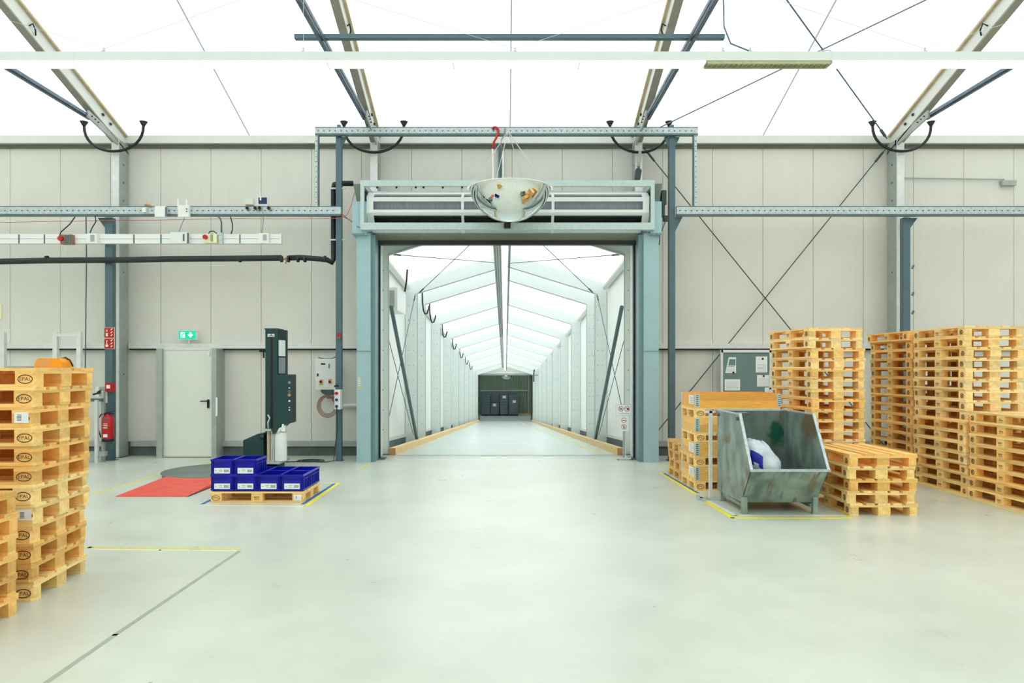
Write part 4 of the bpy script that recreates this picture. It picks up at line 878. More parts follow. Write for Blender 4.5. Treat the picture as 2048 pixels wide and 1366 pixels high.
# carriage housing
cx0, cx1 = PX(556, mY), PX(585, mY)
Yc = mY-.22; mb = MB(); mb.prism([(PX(x_, Yc), PZ(y_, Yc)) for x_, y_ in ((553, 749), (582, 749), (582, 846), (572, 849), (558, 862), (547, 868), (547, 760))], 'y', Yc, mY-.01)
cg = mb.build('carriage_housing', 'machine', wm)
B(PX(582, Yc), PX(585, Yc), Yc, mY-.01, PZ(845, Yc), PZ(749, Yc)).build('control_panel', 'machine2', cg)
xk_ = PX(579, Yc)
for z_, r_, m_ in ((765, .028, 'clothg'), (776, .014, 'paper'), (783, .030, 'ink'), (790, .034, 'card'), (802, .020, 'paper'), (815, .012, 'paper'), (820, .016, 'paper')):
    MB().cyl((xk_, Yc, PZ(z_, Yc)), (xk_, Yc-.015, PZ(z_, Yc)), r_*.8, 14).build('control_knob', m_, cg)
rl = thing('film_roll', 'white stretch film roll standing upright on the wrapping machine', 'film roll', (PX(560, 12.1), 12.15, PZ(921, 12.1)))
rz = (PX(560, 12.1), 12.15, 0); zz0, zz1 = .13, PZ(864, 12.1)
MB().lathe([(.04, zz0), (.101, zz0), (.105, zz0+.01), (.105, zz1-.01), (.101, zz1), (.04, zz1)], rz, 32).build('film', 'film', rl)
MB().cyl((rz[0], rz[1], zz0-.01), (rz[0], rz[1], zz1+.02), .038, 20).build('core', 'card', rl)
mb = MB(); mb.box(PX(533, mY), PX(569, mY), 11.98, 12.55, .09, .125, 0).box(PX(535, mY), PX(560, mY), 12.0, 12.5, .0, .05, 1); mb.build('base_tray', ['galv', 'machine2'], wm)
mb = MB().cyl((PX(540, 12.2), 12.13, .125), (PX(540, 12.2), 12.13, PZ(858, 12.2)), .028, 16, 0).cyl((PX(545, 12.2), 12.16, .125), (PX(545, 12.2), 12.16, PZ(860, 12.2)), .022, 16, 1)
mb.build('guide_rollers', ['tan', 'alu'], wm)
MB().box(PX(531, 12.2), PX(548, 12.2), 12.05, 12.2, PZ(861, 12.2), PZ(857, 12.2)).tube([P3(537, 857, 12.1), P3(536, 845, 12.1), P3(540, 836, 12.12), P3(536, 830, 12.15)], .016, 8).box(PX(546, 12.1), PX(549, 12.1), 12.08, 12.2, .12, PZ(868, 12.1)).build('roller_bracket', 'galv', wm)
MB().tube([P3(556, 866, 12.05), P3(560, 858, 12.05), P3(566, 855, 12.05), P3(567, 848, 12.05)], .028, 8).box(PX(563, 12.05), PX(571, 12.05), 12.03, 12.1, PZ(863, 12.05), PZ(850, 12.05)).build('film_clamp', 'film', wm)
mb = MB().prism([(11.98, .0), (12.75, .0), (12.75, PZ(868, 12.3)), (11.98, PZ(882, 12.0))], 'x', PX(478, 12.0), PX(519, 12.0)); 
h = MB(); X0_, X1_ = PX(477.5, 12.0), PX(519, 12.0)
h.prism([(X0_, 0), (X1_, 0), (X1_, PZ(868.5, 12.0)), (PX(507, 12), PZ(870, 12.0)), (X0_, PZ(883, 12.0))], 'y', 12.2, 12.75)
h.build('drive_housing', 'machine', wm)
MB().box(PX(519, 12.2), PX(531, 12.2), 12.25, 12.5, .02, PZ(870, 12.2)).cyl(P3(522, 874, 12.2), P3(529, 874, 12.2), .04, 12).build('drive_linkage', 'machine2', wm)
tt = thing('turntable', 'round grey steel wrapping turntable on the floor behind the blue crates', 'turntable', (-4.70, 11.36, 0))
MB().lathe([(.001, .082), (.80, .082), (.80, .065), (.78, .060), (.78, .0), (.001, .0)], (-4.70, 11.36, 0), 96).build('plate', 'turn', tt)
rp = thing('loading_ramp', 'worn red steel ramp leading up to the turntable', 'ramp', (-4.72, 10.0, 0))
# curved cut at the table side
arc = []
for i in range(13):
    x = -5.18+(.92)*i/12; arc.append((x, 11.36-math.sqrt(max(0, .82**2-(x+4.70)**2))))
top_ = [(-5.24, 9.42, .008), (-4.27, 9.42, .008)]+[(x, y, .008+.07*min(1, (y-9.42)/1.15)) for x, y in reversed(arc)]
bot = [(x, y, 0) for x, y, z in top_]; n = len(top_)
MB().add(top_+bot, [tuple(range(n)), tuple(range(2*n-1, n-1, -1))]+[(i, (i+1) % n, n+(i+1) % n, n+i) for i in range(n)]).build('ramp_plate', 'rampred', rp)
MB().box(-4.27, -4.262, 9.42, 10.55, 0, .01).build('edge_strip', 'black', rp)

# ---------------------------------------------------------------- pallets
def block_mesh(x0, x1, y0, y1, ch=None, mark=None):
    mb = MB(); c = .02
    pl = [(x0, y0), (x1, y0), (x1, y1), (x0, y1)]
    if ch:
        sx, sy = ch
        if sx < 0 and sy < 0: pl = [(x0+c, y0), (x1, y0), (x1, y1), (x0, y1), (x0, y0+c)]
        if sx > 0 and sy < 0: pl = [(x0, y0), (x1-c, y0), (x1, y0+c), (x1, y1), (x0, y1)]
        if sx > 0 and sy > 0: pl = [(x0, y0), (x1, y0), (x1, y1-c), (x1-c, y1), (x0, y1)]
        if sx < 0 and sy > 0: pl = [(x0, y0), (x1, y0), (x1, y1), (x0+c, y1), (x0, y1-c)]
    mb.prism(pl, 'z', .022, .100)
    if mark:
        xc = (x0+x1)/2
        for yy, s in ((y0-.0012, 1), (y1+.0012, -1)):
            if mark == 'EPAL' and abs(yy) > .39:
                mb.ring((xc, yy, .061), .055, .034, .0065, 1)
                mb.geo(text_geo('EPAL', .040), T(xc, yy, .061) @ Matrix.Scale(s, 4, (1, 0, 0)), 1)
            elif abs(yy) > .39:
                for q_ in (-.03, -.012, .006, .024): mb.box(xc+q_-.004, xc+q_+.004, yy-.0003, yy+.0003, .058, .080+.004*(q_ > 0), 1)
                mb.box(xc-.035, xc+.035, yy-.0003, yy+.0003, .043, .047, 1)
    return mb
def round_mark(x0, x1, y0, y1, ch, mid):
    mb = block_mesh(x0, x1, y0, y1, ch, None); xc = (x0+x1)/2
    for yy in (y0-.0012, y1+.0012):
        if abs(yy) < .39: continue
        mb.ring((xc, yy, .061), .034, .034, .010, 1)
        mb.box(xc-.016, xc-.006, yy-.0003, yy+.0003, .043, .079, 1)
        mb.bar((xc-.006, yy, .061), (xc+.016, yy, .078), .0006, .009, 1).bar((xc-.006, yy, .061), (xc+.016, yy, .044), .0006, .009, 1)
    return mb
ROUND = {}
def make_pallet():
    t = thing('wooden_pallet', 'wooden pallet', 'pallet')
    for y0, y1 in ((-.4, -.3), (-.0725, .0725), (.3, .4)):
        c = .02 if abs(y0+y1) > .1 else 0; s = -1 if y0 < -.1 else 1
        if c:
            ya, yb_ = (y0, y1) if s > 0 else (y1, y0)   # ya inner, yb_ outer
            pl = [(-.6, ya), (.6, ya), (.6, yb_-s*c), (.6-c, yb_), (-.6+c, yb_), (-.6, yb_-s*c)]
        else: pl = [(-.6, y0), (.6, y0), (.6, y1), (-.6, y1)]
        MB().prism(pl, 'z', 0, .022).build('bottom_board', 'woodx', t)
    for iy, (y0, y1) in enumerate(((-.4, -.3), (-.0725, .0725), (.3, .4))):
        for ix, (x0, x1) in enumerate(((-.6, -.455), (-.0725, .0725), (.455, .6))):
            ch = (-1 if ix == 0 else 1, -1 if iy == 0 else 1) if ix != 1 and iy != 1 else None
            mk = None if iy == 1 else ('IPPC' if ix == 1 else 'EPAL')
            bo = block_mesh(x0, x1, y0, y1, ch, mk).build('block', ['woodb', 'burn'], t, fix=False)
            if mk == 'EPAL':
                o2 = round_mark(x0, x1, y0, y1, ch, False).build('block', ['woodb', 'burn'], None, fix=False); ROUND[bo.data.name] = o2.data; bpy.data.objects.remove(o2)
    for x0, x1 in ((-.6, -.455), (-.0725, .0725), (.455, .6)): B(x0, x1, -.4, .4, .100, .122).build('cross_board', 'woody', t)
    for y0, y1 in ((-.4, -.255), (-.2075, -.1075), (-.0725, .0725), (.1075, .2075), (.255, .4)): B(-.6, .6, y0, y1, .122, .144).build('deck_board', 'woodx', t)
    return t
proto = make_pallet(); _used = [False]
def place(x, y, z, rz, label, group, tone, sticker=None):
    if not _used[0]: p = proto; _used[0] = True
    else: p = copy_tree(proto)
    if [c for c in p.children if c.name.startswith('white_sticker')]: pass
    p.location = (x, y, z); p.rotation_euler = (0, 0, rz); p['label'] = label; p['group'] = group
    for c in p.children: c.color = (*tone, 1)
    return p
stick = []
def stack(n, nx, ny, rz, across, where, group, tones, jit=.012, z0=0, shifts=None, seed=1, labels=None, stickers=(), rnd=False, rots=None):
    """nx, ny: near left corner of the footprint; across True: the 1.2 m side faces the camera"""
    R = random.Random(seed); L_, W_ = (1.2, .8) if across else (.8, 1.2)
    c, s = math.cos(rz), math.sin(rz)
    cx, cy = nx+c*L_/2-s*W_/2, ny+s*L_/2+c*W_/2
    for k in range(n):
        sh = shifts[k] if shifts else 0
        jx, jy, ja = R.uniform(-jit, jit)+sh, R.uniform(-jit, jit), R.uniform(-.006, .006)
        ja += rots[k] if rots else 0
        pos = 'bottom wooden pallet' if k == 0 else ('topmost wooden pallet' if k == n-1 else 'wooden pallet %s from the floor' % ordn[k])
        tone = R.choice(tones)
        p = place(cx+jx, cy+jy, z0+k*.144, rz+ja+(0 if across else PI/2)+(PI if R.random() < .5 else 0), pos+' in '+where, group, tone)
        if rnd:
            for c_ in p.children:
                if c_.data.name in ROUND: c_.data = ROUND[c_.data.name]
        if k in stickers: stick.append((p, k))
    return cx, cy
warm = [(1, .94, .78), (1.02, 1.0, .92), (.97, .88, .68), (1.02, 1.04, 1.0)]
light = [(1.03, 1.10, 1.22), (1.03, 1.06, 1.12), (1.04, 1.12, 1.28)]  # pale wood, raised further to carry the strong light on the right stacks
dull = [(.80, .68, .52), (.88, .74, .54), (.82, .66, .48)]
amber = [(.98, .82, .58), (.92, .76, .52), (1, .88, .66)]
gp = 'pallets of the tall left foreground stack'
shL = [-.02, -.03, -.015, -.01, 0, .0, .0, .005, .015, .02, .02, .04]
rtL = [0, 0, 0, 0, -.01, -.015, -.02, -.025, -.035, -.04, -.045, -.05]
r4 = math.radians(6.0); c4, s4 = math.cos(r4), math.sin(r4)
# near right corner of the left stack at (-3.45, 5.16)
stack(12, -3.47-1.2*c4, 5.17-1.2*s4, r4, True, 'the tall left foreground stack', gp, amber+warm, .010, shifts=shL, rots=rtL, seed=5, stickers=(4, 9))
stack(6, -3.42-1.2, 4.12, 0, True, 'the low stack at the left image edge', 'pallets of the low leftmost stack', amber, .02, seed=8)
for p, k in stick:
    q = bpy.context.view_layer; m_ = Matrix.Translation(p.location) @ Matrix.Rotation(p.rotation_euler.z, 4, 'Z')
    s = 1 if abs((p.rotation_euler.z % (2*PI))-r4) < .3 or abs((p.rotation_euler.z % (2*PI))-r4) > 5.9 else -1
    mb = MB(); yy = -.403
    mb.box(.475, .575, yy-.001, yy+.002, .028, .108, 0)
    for j in range(5): mb.box(.495, .525, yy-.002, yy-.001, .045+j*.010, .050+j*.010, 1)
    mb.v = [(v[0]*s, v[1]*s, v[2]) for v in mb.v]
    o = mb.build('white_label', ['paper', 'ink']); o.parent = p
stack(16, 4.33, 9.88, math.radians(5.5), False, 'the tall bright stack behind the grey skip', 'pallets of the tall stack behind the skip', light+warm, .010, rnd=True, seed=11, shifts=[0]*14+[-.03, -.035])
stack(16, 6.21, 9.44, 0, False, 'the tall near stack at the right', 'pallets of the tall near right stack', warm+light, .010, rnd=True, seed=12, shifts=[.03, .02, .01]+[0]*13)
stack(16, 6.21, 10.70, 0, False, 'the tall stack farthest back at the right', 'pallets of the tall far right stack', amber+dull, .012, rnd=True, seed=13, shifts=[0]*15+[-.05])
stack(8, 6.21, 8.18, 0, False, 'the half-height stack at the right edge', 'pallets of the half-height right stack', warm, .010, rnd=True, seed=14)
stack(5, 4.02, 8.22, 0, False, 'the low stack right of the grey skip', 'pallets of the low stack beside the skip', warm+amber, .022, rnd=True, seed=15)
stack(4, 2.70, 10.78, 0, True, 'the small dark stack behind the pallet collars', 'pallets of the small stack behind the collars', dull, .015, rnd=True, seed=16)
# pallets with collars
hingeg = 'pallet collars of the collar tower'
def collar(z, k):
    x0, y0 = 2.69, 9.87; t = thing('pallet_collar', ['bottom', 'second from the floor', 'third from the floor', 'topmost'][k]+' wooden pallet collar with steel corner hinges behind the skip', 'pallet collar', (x0+.6, y0+.4, z), group=hingeg)
    R = random.Random(k+40); tone = (1.04, 1.12, 1.38)
    if k == 3: tone = (1.04, .93, .74)
    for j in range(2):
        za, zb_ = z+j*.1, z+j*.1+.0985
        for g in ((x0, x0+1.2, y0, y0+.02), (x0, x0+1.2, y0+.78, y0+.8), (x0, x0+.02, y0+.02, y0+.78), (x0+1.18, x0+1.2, y0+.02, y0+.78)):
            o = MB().box(*g, za, zb_).build('side_board', 'collar', t); o.color = (*tone, 1)
    for xx, yy in ((x0, y0), (x0+1.2, y0), (x0, y0+.8), (x0+1.2, y0+.8)):
        sx = 1 if xx == x0 else -1; sy = 1 if yy == y0 else -1; mb = MB()
        a, b = sorted((xx, xx+sx*.055)); mb.box(a, b, yy-.003 if sy > 0 else yy, yy if sy > 0 else yy+.003, z+.01, z+.19, 0)
        a, b = sorted((yy, yy+sy*.055)); mb.box(xx-.003 if sx > 0 else xx, xx if sx > 0 else xx+.003, a, b, z+.01, z+.19, 0)
        for j in range(6): mb.box(xx+sx*.020-.016, xx+sx*.020+.016, yy-.006 if sy > 0 else yy+.003, yy-.003 if sy > 0 else yy+.006, z+.022+j*.028, z+.034+j*.028, 1)
        mb.cyl((xx, yy, z+.012), (xx, yy, z+.188), .007, 8, 0)
        mb.build('corner_hinge', ['frame', 'steel'], t)
    if k != 2:
        o = MB().box(x0-.004, x0-.0015, y0+.10, y0+.36, z+.04, z+.17, 0)
        for j in range(4): o.box(x0-.005, x0-.004, y0+.13, y0+.30, z+.06+j*.025, z+.067+j*.025, 1)
        o.build('white_label', ['paper', 'inkl'], t)
R = random.Random(4)
for k in range(4):
    p = place(2.69+.6+R.uniform(-.01, .01), 9.87+.4, k*.344, 0, ['bottom pallet', 'second pallet from the floor', 'third pallet from the floor', 'top pallet'][k]+' of the tower of pallets and wooden collars', 'pallets between the wooden collars', (1, .95, .84))
    collar(k*.344+.144, k)
for px, name_ in ((0, 'wooden_lid'),):
    pass

# ---------------------------------------------------------------- blue crates on their pallet
place(-3.79+.6, 9.0+.4, 0, 0, 'single wooden pallet carrying the blue crates left of the roller door', 'crate pallet', (1.03, .97, .86))
pl = [o for o in C.objects if o.get('group') == 'crate pallet'][0]
mb = MB(); mb.box(.475, .575, -.4035, -.4, .03, .105, 0).box(.50, .515, -.4045, -.4035, .05, .085, 1); o = mb.build('white_label', ['paper', 'inkl']); o.parent = pl
def make_crate():
    t = thing('storage_crate', 'crate', 'crate')
    mb = MB(); w_, d_, h_ = .297, .397, .213; a, b = w_/2, d_/2; i = .012
    # walls stand in from the rims
    mb.box(-a+i, a-i, -b+i, -b+i+.004, .012, h_-.02).box(-a+i, a-i, b-i-.004, b-i, .012, h_-.02).box(-a+i, -a+i+.004, -b+i, b-i, .012, h_-.02).box(a-i-.004, a-i, -b+i, b-i, .012, h_-.02)
    mb.box(-a+i, a-i, -b+i, b-i, .012, .017).box(-a+.02, a-.02, -b+.02, b-.02, 0, .012)
    for z0, z1 in ((h_-.022, h_), (h_-.06, h_-.054), (.012, .026)):
        mb.box(-a, a, -b, -b+i+.004, z0, z1).box(-a, a, b-i-.004, b, z0, z1).box(-a, -a+i+.004, -b+i, b-i, z0, z1).box(a-i-.004, a, -b+i, b-i, z0, z1)
    for x in (-a+.004, a-.010):
        for y in (-b+.012, b-.018): mb.box(x, x+.006, y, y+.006, .02, h_-.02)
    for k in range(5):
        y = -b+.05+k*(d_-.1)/4
        for s in (-1, 1): mb.box(s*a-(.012 if s > 0 else 0), s*a+(0 if s > 0 else .012), y-.004, y+.004, .02, h_-.02)
    for k in (-1, 1):
        for s in (-1, 1): mb.box(k*(a-.03)-.003, k*(a-.03)+.003, s*b-(.012 if s > 0 else 0), s*b+(0 if s > 0 else .012), .02, h_-.02)
    mb.build('crate_body', 'crate', t)
    for s in (-1, 1):
        MB().box(-.055, .055, s*(b-.011)-.0035, s*(b-.011)+.0035, h_-.050, h_-.030).build('hand_grip', 'crate', t)
    q = -b+.002; lb_ = MB().box(-.10, .10, q-.001, q+.012, .032, .102, 0)
    lb_.box(-.085, -.07, q-.002, q-.001, .06, .072, 2).box(-.04, .0, q-.002, q-.001, .072, .080, 3).box(-.035, -.005, q-.002, q-.001, .055, .060, 2)
    for j in range(9): lb_.box(.028+j*.0068, .028+j*.0068+(.003 if j % 3 else .0045), q-.002, q-.001, .050, .082, 1)
    lb_.build('white_label', ['paper', 'ink', 'inkl', 'inkg'], t)
    return t
cr = make_crate(); first = True
for lay, ix, iy in [(0, i, j) for j in (0, 1) for i in range(4)]+[(1, 0, 0), (1, 1, 0)]:
    o = cr if first else copy_tree(cr); first = False
    o.location = (-3.79+.15+.3*ix, 9.0+.2+.4*iy, .144+lay*.200); o['group'] = 'blue stackable crates'
    col_ = ['leftmost', 'second from the left', 'third from the left', 'rightmost'][ix]
    if lay: o['label'] = 'blue plastic crate in the upper layer, '+('left one of two' if ix == 0 else 'right one of two')
    else: o['label'] = 'blue plastic crate on the pallet, %s in the %s row' % (col_, 'front' if iy == 0 else 'back')

# ---------------------------------------------------------------- tipping skip
sx0, sx1 = 2.82, 3.71
sk = thing('tipping_skip', 'stained grey steel tipping skip with sloped open front between the pallet stacks', 'skip', ((sx0+sx1)/2, 8.85, 0))
prof = [(9.30, 1.17), (8.42, 1.17), (8.02, .56), (8.36, .13), (9.30, .11)]
for xa_ in (sx0, sx1-.008):
    o = MB().prism(prof, 'x', xa_, xa_+.008).build('side_wall', 'skip', sk)
B(sx0+.008, sx1-.008, 9.292, 9.30, .11, 1.17).build('back_wall', 'skipin', sk)
o = MB().prism([(8.02, .56), (8.36, .13), (8.364, .137), (8.03, .566)], 'x', sx0, sx1).build('front_chute', 'skip', sk)
MB().prism([(8.36, .128), (9.292, .108), (9.292, .118), (8.36, .138)], 'x', sx0+.008, sx1-.008).build('floor_plate', 'skipin', sk)
mb = MB(); e = .022
for xa_ in (sx0-.012, sx1-.020):
    mb.prism([(8.42, 1.175), (8.02, .565), (8.02-.012, .56), (8.405, 1.19)], 'x', xa_, xa_+.032)
    mb.box(xa_+.004, xa_+.028, 8.41, 9.31, 1.168, 1.186)
mb.box(sx0, sx1, 9.285, 9.315, 1.165, 1.186).box(sx0-.012, sx1+.012, 7.995, 8.03, .545, .572)
mb.build('edge_profile', 'galv', sk)
for xa_ in (sx0-.005, sx1-.055):
    for y0_ in (8.30, 9.12):
        MB().box(xa_, xa_+.06, y0_, y0_+.06, .0, .20).box(xa_-.01, xa_+.07, y0_-.01, y0_+.07, 0, .008).build('leg', 'skip', sk)
for xa_ in (sx0+.01, sx1-.07): MB().box(xa_, xa_+.05, 8.36, 9.18, .07, .112).build('fork_sleeve', 'skip', sk)
for y0_ in (8.43, 9.18): MB().cyl((sx0-.03, y0_+.03, 1.12), (sx0+.0, y0_+.03, 1.12), .022, 10).build('pivot_bolt', 'galvd', sk)
B(sx0+.02, sx0+.13, 8.43, 8.60, 1.186, 1.192).build('hinge_plate', 'galvd', sk)
rs = random.Random(9); mb = MB()
for i in range(26):
    x, y, z = rs.uniform(sx0+.1, sx1-.08), rs.uniform(8.5, 9.2), .12
    mb.bar((x, y, z+.02), (x+rs.uniform(-.1, .1), y+rs.uniform(-.1, .1), z+rs.uniform(.1, .34)), .05, .006)
mb.prism([(sx0+.05, .13), (sx1-.05, .13), (sx1-.15, .42), (sx0+.2, .44)], 'y', 8.6, 9.1)
tag(mb.build('green_scrap', 'scrap'), 'green offcuts lying loose in the bottom of the skip', 'scrap', kind='stuff')
# crumpled bag resting inside
bgx = thing('plastic_bag', 'crumpled white plastic bag with blue print lying inside the skip', 'bag', (3.12, 8.5, .45))
mb = MB(); nu, nv = 28, 18; vs = []; rb = random.Random(2); ph = [(rb.uniform(0, 6.28), rb.uniform(2, 9), rb.uniform(2, 9)) for _ in range(7)]
for j in range(nv+1):
    v = PI*j/nv
    for i in range(nu):
        u = 2*PI*i/nu
        k = 1+.10*sum(math.sin(p+a*u*1.0+b*v) for p, a, b in ((q[0], round(q[1]), q[2]) for q in ph))/2.4
        x = .24*math.sin(v)*math.cos(u)*k; y = .20*math.sin(v)*math.sin(u)*k; z = .24*math.cos(v)*k
        z += -.55*x
        vs.append((3.09+x, 8.43+y, .585+z))
mb.add(vs, [(j*nu+i, j*nu+(i+1) % nu, (j+1)*nu+(i+1) % nu, (j+1)*nu+i) for j in range(nv) for i in range(nu)], 0, True)
# printed patch = some faces of the bag
for idx in range(len(mb.f)):
    j, i = divmod(idx, nu)
    if (7 <= j <= 9 and 17 <= i <= 18) or (j in (8, 9) and i == 19) or (j == 10 and i in (17, 19)) or (j == 7 and i == 19): mb.m[idx] = 1
mb.build('bag_body', ['bag', 'bagblue'], bgx, fix=True)
# stand beside the skip
st = thing('pole_stand', 'slim grey pole stand with flat foot left of the skip', 'stand', (PX(1421.5, 9.2), 9.2, 0))
MB().box(PX(1418, 9.2), PX(1424, 9.2), 9.18, 9.22, .03, PZ(822, 9.2)).build('pole', 'alu', st)
MB().box(PX(1394, 9.2), PX(1433, 9.2)-.0, 9.17, 9.25, .0, .03).box(PX(1400, 9.2), PX(1406, 9.2), 9.05, 9.4, 0, .03).build('foot', 'galv', st)
B(PX(1409, 9.2), PX(1428, 9.2), 9.18, 9.22, PZ(826, 9.2), PZ(822, 9.2)).build('head_plate', 'alu', st)

# notice board
nb = thing('notice_board', 'grey framed notice board with pinned white papers behind the pallet stacks', 'notice board', (PX(1493, 13.5), 13.6, 1.0))
Y = 13.6; x0, x1, z0, z1 = PX(1442, Y), PX(1542, Y), PZ(800, Y), PZ(702, Y)
MB().box(x0, x1, Y, Y+.03, z0, z1).build('felt_panel', 'board', nb)
MB().box(x0-.01, x0+.035, Y-.02, Y+.035, z0-.02, z1+.02).box(x1-.035, x1+.01, Y-.02, Y+.035, z0-.02, z1+.02).box(x0, x1, Y-.02, Y+.035, z1-.03, z1+.02).box(x0, x1, Y-.02, Y+.035, z0-.02, z0+.03).build('frame', 'alu', nb)
MB().box(x0+.1, x0+.16, Y+.03, YW, 1.6, 1.68).box(x1-.16, x1-.1, Y+.03, YW, 1.6, 1.68).build('wall_mount', 'galvd', nb)
def sheet(pa, pb, pc, pd, lab, pin=None, pic=False, lines=5, skew=0):
    t = thing('notice_paper', lab, 'paper', (PX((pa+pb)/2, Y), Y-.004, PZ(pd, Y)), group='papers pinned on the notice board')
    MB().prism([(PX(pa, Y), PZ(pd, Y)), (PX(pb, Y), PZ(pd, Y)), (PX(pb, Y), PZ(pc, Y)), (PX(pa+skew, Y), PZ(pc, Y))], 'y', Y-.004, Y-.001).build('sheet', 'paper', t)
    mb = MB(); q = Y-.005
    if pic:
        h = (pd-pc); mb.prism([(PX(pa+skew*.7+1, Y), PZ(pc+h*.52, Y)), (PX(pb-1.2, Y), PZ(pc+h*.52, Y)), (PX(pb-1.2, Y), PZ(pc+h*.12, Y)), (PX(pa+skew+1.2, Y), PZ(pc+h*.12, Y))], 'y', q, q+.001, 0)
        mb.box(PX(pa+5, Y), PX(pb-3, Y), q, q+.001, PZ(pc+h*.62, Y), PZ(pc+h*.55, Y), 1)
    for k in range(lines): mb.box(PX(pa+3, Y), PX(pb-3, Y), q, q+.001, PZ(pd-2.5-k*2.6, Y), PZ(pd-3.1-k*2.6, Y), 1)
    mb.build('print', ['board', 'inkl'], t)
    if pin: MB().cyl((PX(pin[0], Y), Y-.004, PZ(pin[1], Y)), (PX(pin[0], Y), Y-.02, PZ(pin[1], Y)), .018, 14).build('magnet', 'black', t)
sheet(1450.5, 1472, 714.5, 746, 'paper with a dark picture at the upper left of the notice board', (1466.5, 745), True, 3, 7)
sheet(1449.5, 1480, 758.5, 781, 'paper with a printed table at the lower left of the notice board', None, False, 7)
sheet(1511.5, 1534.5, 713, 745, 'tall white paper at the upper right of the notice board', (1525, 717.5), lines=6)
sheet(1514, 1541, 750, 773, 'wide white paper below the tall one at the right of the notice board', (1527, 752), lines=6)
sheet(1529.5, 1541, 775, 790, 'small paper at the lower right corner of the notice board', (1540, 777), lines=3)

# floor sign stand at the tunnel mouth
sg = thing('sign_stand', 'white prohibition signs on a steel foot at the right of the tunnel mouth', 'sign', (PX(1247, 13.5), 13.5, 0))
Y = 13.25
MB().box(PX(1246, Y), PX(1249, Y), Y, Y+.03, .03, PZ(830, Y)).build('pole', 'alud', sg)
MB().box(PX(1250.5, Y), PX(1252, Y), Y, Y+.03, .03, PZ(862, Y)).build('rear_pole', 'alu', sg)
MB().box(PX(1234, Y), PX(1262, Y), Y-.02, Y+.04, .015, .045).build('foot', 'alu', sg)
MB().cyl((PX(1235, Y), Y+.01, .018), (PX(1238, Y), Y+.01, .018), .018, 10).build('foot_cap', 'black', sg)
def plate(a, b, c, d_, rings, nm):
    x0, x1, z0, z1 = PX(a, Y), PX(b, Y), PZ(d_, Y), PZ(c, Y)
    o = MB().box(x0, x1, Y-.012, Y-.004, z0, z1, 1).box(x0+.008, x1-.008, Y-.0135, Y-.012, z0+.008, z1-.008, 0).build(nm, ['paper', 'frame' if nm == 'upper_plate' else 'paper'], sg)
    mb = MB(); q = Y-.0145
    for (rx, ry, kind) in rings:
        cx_, cz_ = PX(rx, Y), PZ(ry, Y); r = .05; mb.ring((cx_, q, cz_), r, r, .009, 0)
        if kind == 'ped': mb.disc((cx_, q+.0005, cz_+.022), .008, 1).box(cx_-.009, cx_+.009, q, q+.0006, cz_-.03, cz_+.012, 1).bar((cx_-.033, q-.001, cz_+.033), (cx_+.033, q-.001, cz_-.033), .001, .008, 0)
        elif kind == 'ent': mb.box(cx_-.03, cx_+.03, q, q+.0006, cz_-.007, cz_+.007, 1)
        elif kind == 'bar': mb.bar((cx_-.035, q, cz_+.035), (cx_+.035, q, cz_-.035), .001, .009, 0).bar((cx_-.02, q, cz_-.02), (cx_-.005, q, cz_+.02), .001, .012, 1).bar((cx_+.0, q, cz_-.022), (cx_+.02, q, cz_+.015), .001, .010, 1)
        else: mb.box(cx_-.004, cx_+.03, q, q+.0006, cz_-.02, cz_+.015, 1).bar((cx_-.035, q-.001, cz_+.035), (cx_+.035, q-.001, cz_-.035), .001, .009, 0)
    mb.build('prohibition_symbol', ['signred', 'slot'], o)
    return o
up = plate(1231.5, 1262.5, 809, 832, ((1241.5, 817.5, 'bar'), (1254, 817.5, 'hand')), 'upper_plate')
mb = MB()
for k in range(7): mb.box(PX(1238.5, Y)+k*.028, PX(1238.5, Y)+k*.028+.018, Y-.015, Y-.014, PZ(828, Y)+.004*(k % 2), PZ(826, Y), 0)
mb.build('small_print', 'inkl', up)
plate(1238, 1258, 832.5, 862, ((1247.5, 840.5, 'ent'), (1247.5, 853.5, 'ped')), 'lower_plate')

# equipment on top of the left stack
oc_ = thing('orange_case', 'orange plastic strapping tool case on top of the left pallet stack', 'case', (-3.62, 5.65, 1.728))
cx, cy, cz = -3.625, 5.62, 1.730
for (w_, d_, z0, z1, nm) in ((.22, .14, 0, .055, 'case_body'),):
    mb = MB(); pl_ = [(cx-w_/2, cz), (cx+w_/2, cz), (cx+w_/2, cz+.045), (cx+w_/2-.02, cz+.075), (cx-w_/2+.035, cz+.075), (cx-w_/2+.01, cz+.05)]
    mb.prism(pl_, 'y', cy-d_/2, cy+d_/2).build(nm, 'orange', oc_)
mb = MB()
for k in range(4): mb.box(cx-.085, cx+.02, cy-.0715, cy-.07, cz+.012+k*.014, cz+.018+k*.014)
mb.build('grip_ribs', 'tan', oc_)
MB().tube([(cx+.06, cy+.0, cz+.07), (cx+.085, cy+.02, cz+.082), (cx+.12, cy+.02, cz+.06), (cx+.145, cy+.02, cz+.01)], .006, 8).build('lead', 'black', oc_)
tag(B(-3.95, -3.80, 5.55, 5.65, 1.7281, 1.742).build('paper_pad', 'inkl'), 'thin grey pad lying on the left pallet stack beside the orange case', 'pad')

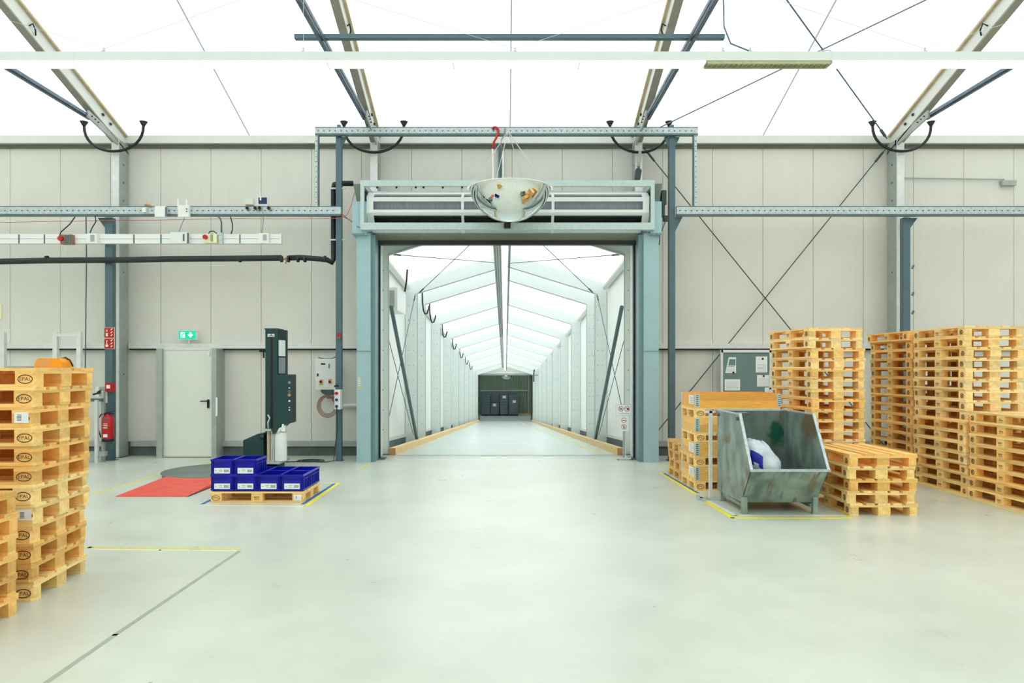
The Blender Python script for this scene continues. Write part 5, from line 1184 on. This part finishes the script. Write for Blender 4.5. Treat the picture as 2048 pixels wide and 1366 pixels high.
# ---------------------------------------------------------------- floor markings
def tape(name, pts, wdt, m, lab, group='floor tapes', closed=False):
    mb = MB()
    for a, b in zip(pts, pts[1:]+([pts[0]] if closed else [])):
        a, b = Vector((*a, .0)), Vector((*b, .0)); d_ = (b-a).normalized(); n_ = Vector((-d_.y, d_.x, 0))*wdt/2
        mb.add([a-n_-d_*wdt*.4, b-n_+d_*wdt*.4, b+n_+d_*wdt*.4, a+n_-d_*wdt*.4]+[v+Vector((0, 0, .0015)) for v in (a-n_-d_*wdt*.4, b-n_+d_*wdt*.4, b+n_+d_*wdt*.4, a+n_-d_*wdt*.4)], [(3, 2, 1, 0), (4, 5, 6, 7), (0, 1, 5, 4), (1, 2, 6, 5), (2, 3, 7, 6), (3, 0, 4, 7)])
    return tag(mb.build(name, m), lab, 'floor marking', group)
def FP(px, py): Y_ = H*F/(py-CY); return (PX(px, Y_), Y_)
tape('floor_tape', [FP(180, 991), FP(333, 945), FP(430, 922)], .05, 'yellowt', 'yellow floor line running from the left stack past the red ramp')
tape('floor_tape', [FP(-200, 1088), FP(180, 1095), FP(478, 1098)], .05, 'yellowt', 'broken yellow floor line across the left foreground')
tape('floor_tape', [FP(190, 1099), FP(320, 1100.5), FP(470, 1102)], .03, 'ywhite', 'worn white floor line just under the broken yellow one')
tape('floor_joint', [FP(478, 1103), FP(230, 1270), FP(60, 1388)], .035, 'crack', 'grey floor joint running diagonally towards the camera at lower left', 'floor joints')
tape('floor_joint', [FP(300, 1366), FP(180, 1440)], .02, 'crack', 'short grey floor joint at the very bottom left', 'floor joints')
tape('floor_tape', [FP(408, 1011), FP(610, 1012.5)], .035, 'ywhite', 'pale worn line in front of the crate pallet')
tape('floor_tape', [FP(612, 1012), FP(677, 966)], .05, 'ybright', 'yellow floor line right of the crate pallet')
tape('floor_tape', [FP(606, 1008), FP(668, 968)], .05, 'bluet', 'blue floor line right of the crate pallet')
tape('floor_tape', [FP(405, 1008), FP(422, 1000)], .05, 'bluet', 'short blue floor mark at the left foot of the crate pallet')
tape('floor_tape', [FP(668, 966), FP(560, 966)], .03, 'ywhite', 'pale worn line behind the crate pallet')
tape('floor_tape', [FP(719, 941), FP(741, 928)], .05, 'yellowt', 'short yellow floor line at the left foot of the roller door')
tape('floor_tape', [FP(1315, 931), FP(1370, 928)], .04, 'yellowt', 'short yellow floor line at the right foot of the roller door')
tape('floor_tape', [FP(1322, 946), FP(1392, 988)], .05, 'ybright', 'yellow floor line left of the collar tower')
tape('floor_tape', [FP(1328, 947), FP(1396, 986)], .04, 'bluet', 'blue floor line left of the collar tower')
tape('floor_tape', [FP(1405, 1000), FP(1465, 1036), FP(1700, 1036)], .055, 'ybright', 'yellow floor line around the corner in front of the skip')
tape('floor_tape', [FP(1412, 1000), FP(1472, 1031), FP(1690, 1031)], .045, 'ywhite', 'pale floor line inside the yellow one in front of the skip')
tape('floor_tape', [FP(1640, 1000), FP(1700, 1034)], .04, 'yellowt', 'yellow floor line between the skip and the low pallet stack')
tape('floor_tape', [FP(740, 913.5), FP(1278, 913.5)], .03, 'crack', 'thin grey joint across the floor at the tunnel mouth', 'floor joints')
tape('floor_tape', [FP(1835, 965), FP(1935, 997), FP(2060, 1035)], .04, 'yellowt', 'yellow floor line at the foot of the right pallet row')
for i, xx in enumerate((.95,)):
    vs = []
    for Yq, xq in ((14.2, 1.95), (56, 1.2)):
        vs += [(xq-.03, Yq, zt(Yq)), (xq+.03, Yq, zt(Yq)), (xq+.03, Yq, zt(Yq)+.003), (xq-.03, Yq, zt(Yq)+.003)]
    tag(MB().add(vs, [(0, 1, 2, 3), (7, 6, 5, 4), (0, 4, 5, 1), (1, 5, 6, 2), (2, 6, 7, 3), (3, 7, 4, 0)]).build('floor_tape', 'yellowt'), 'yellow floor line running down the right half of the tunnel', 'floor marking', 'floor tapes')
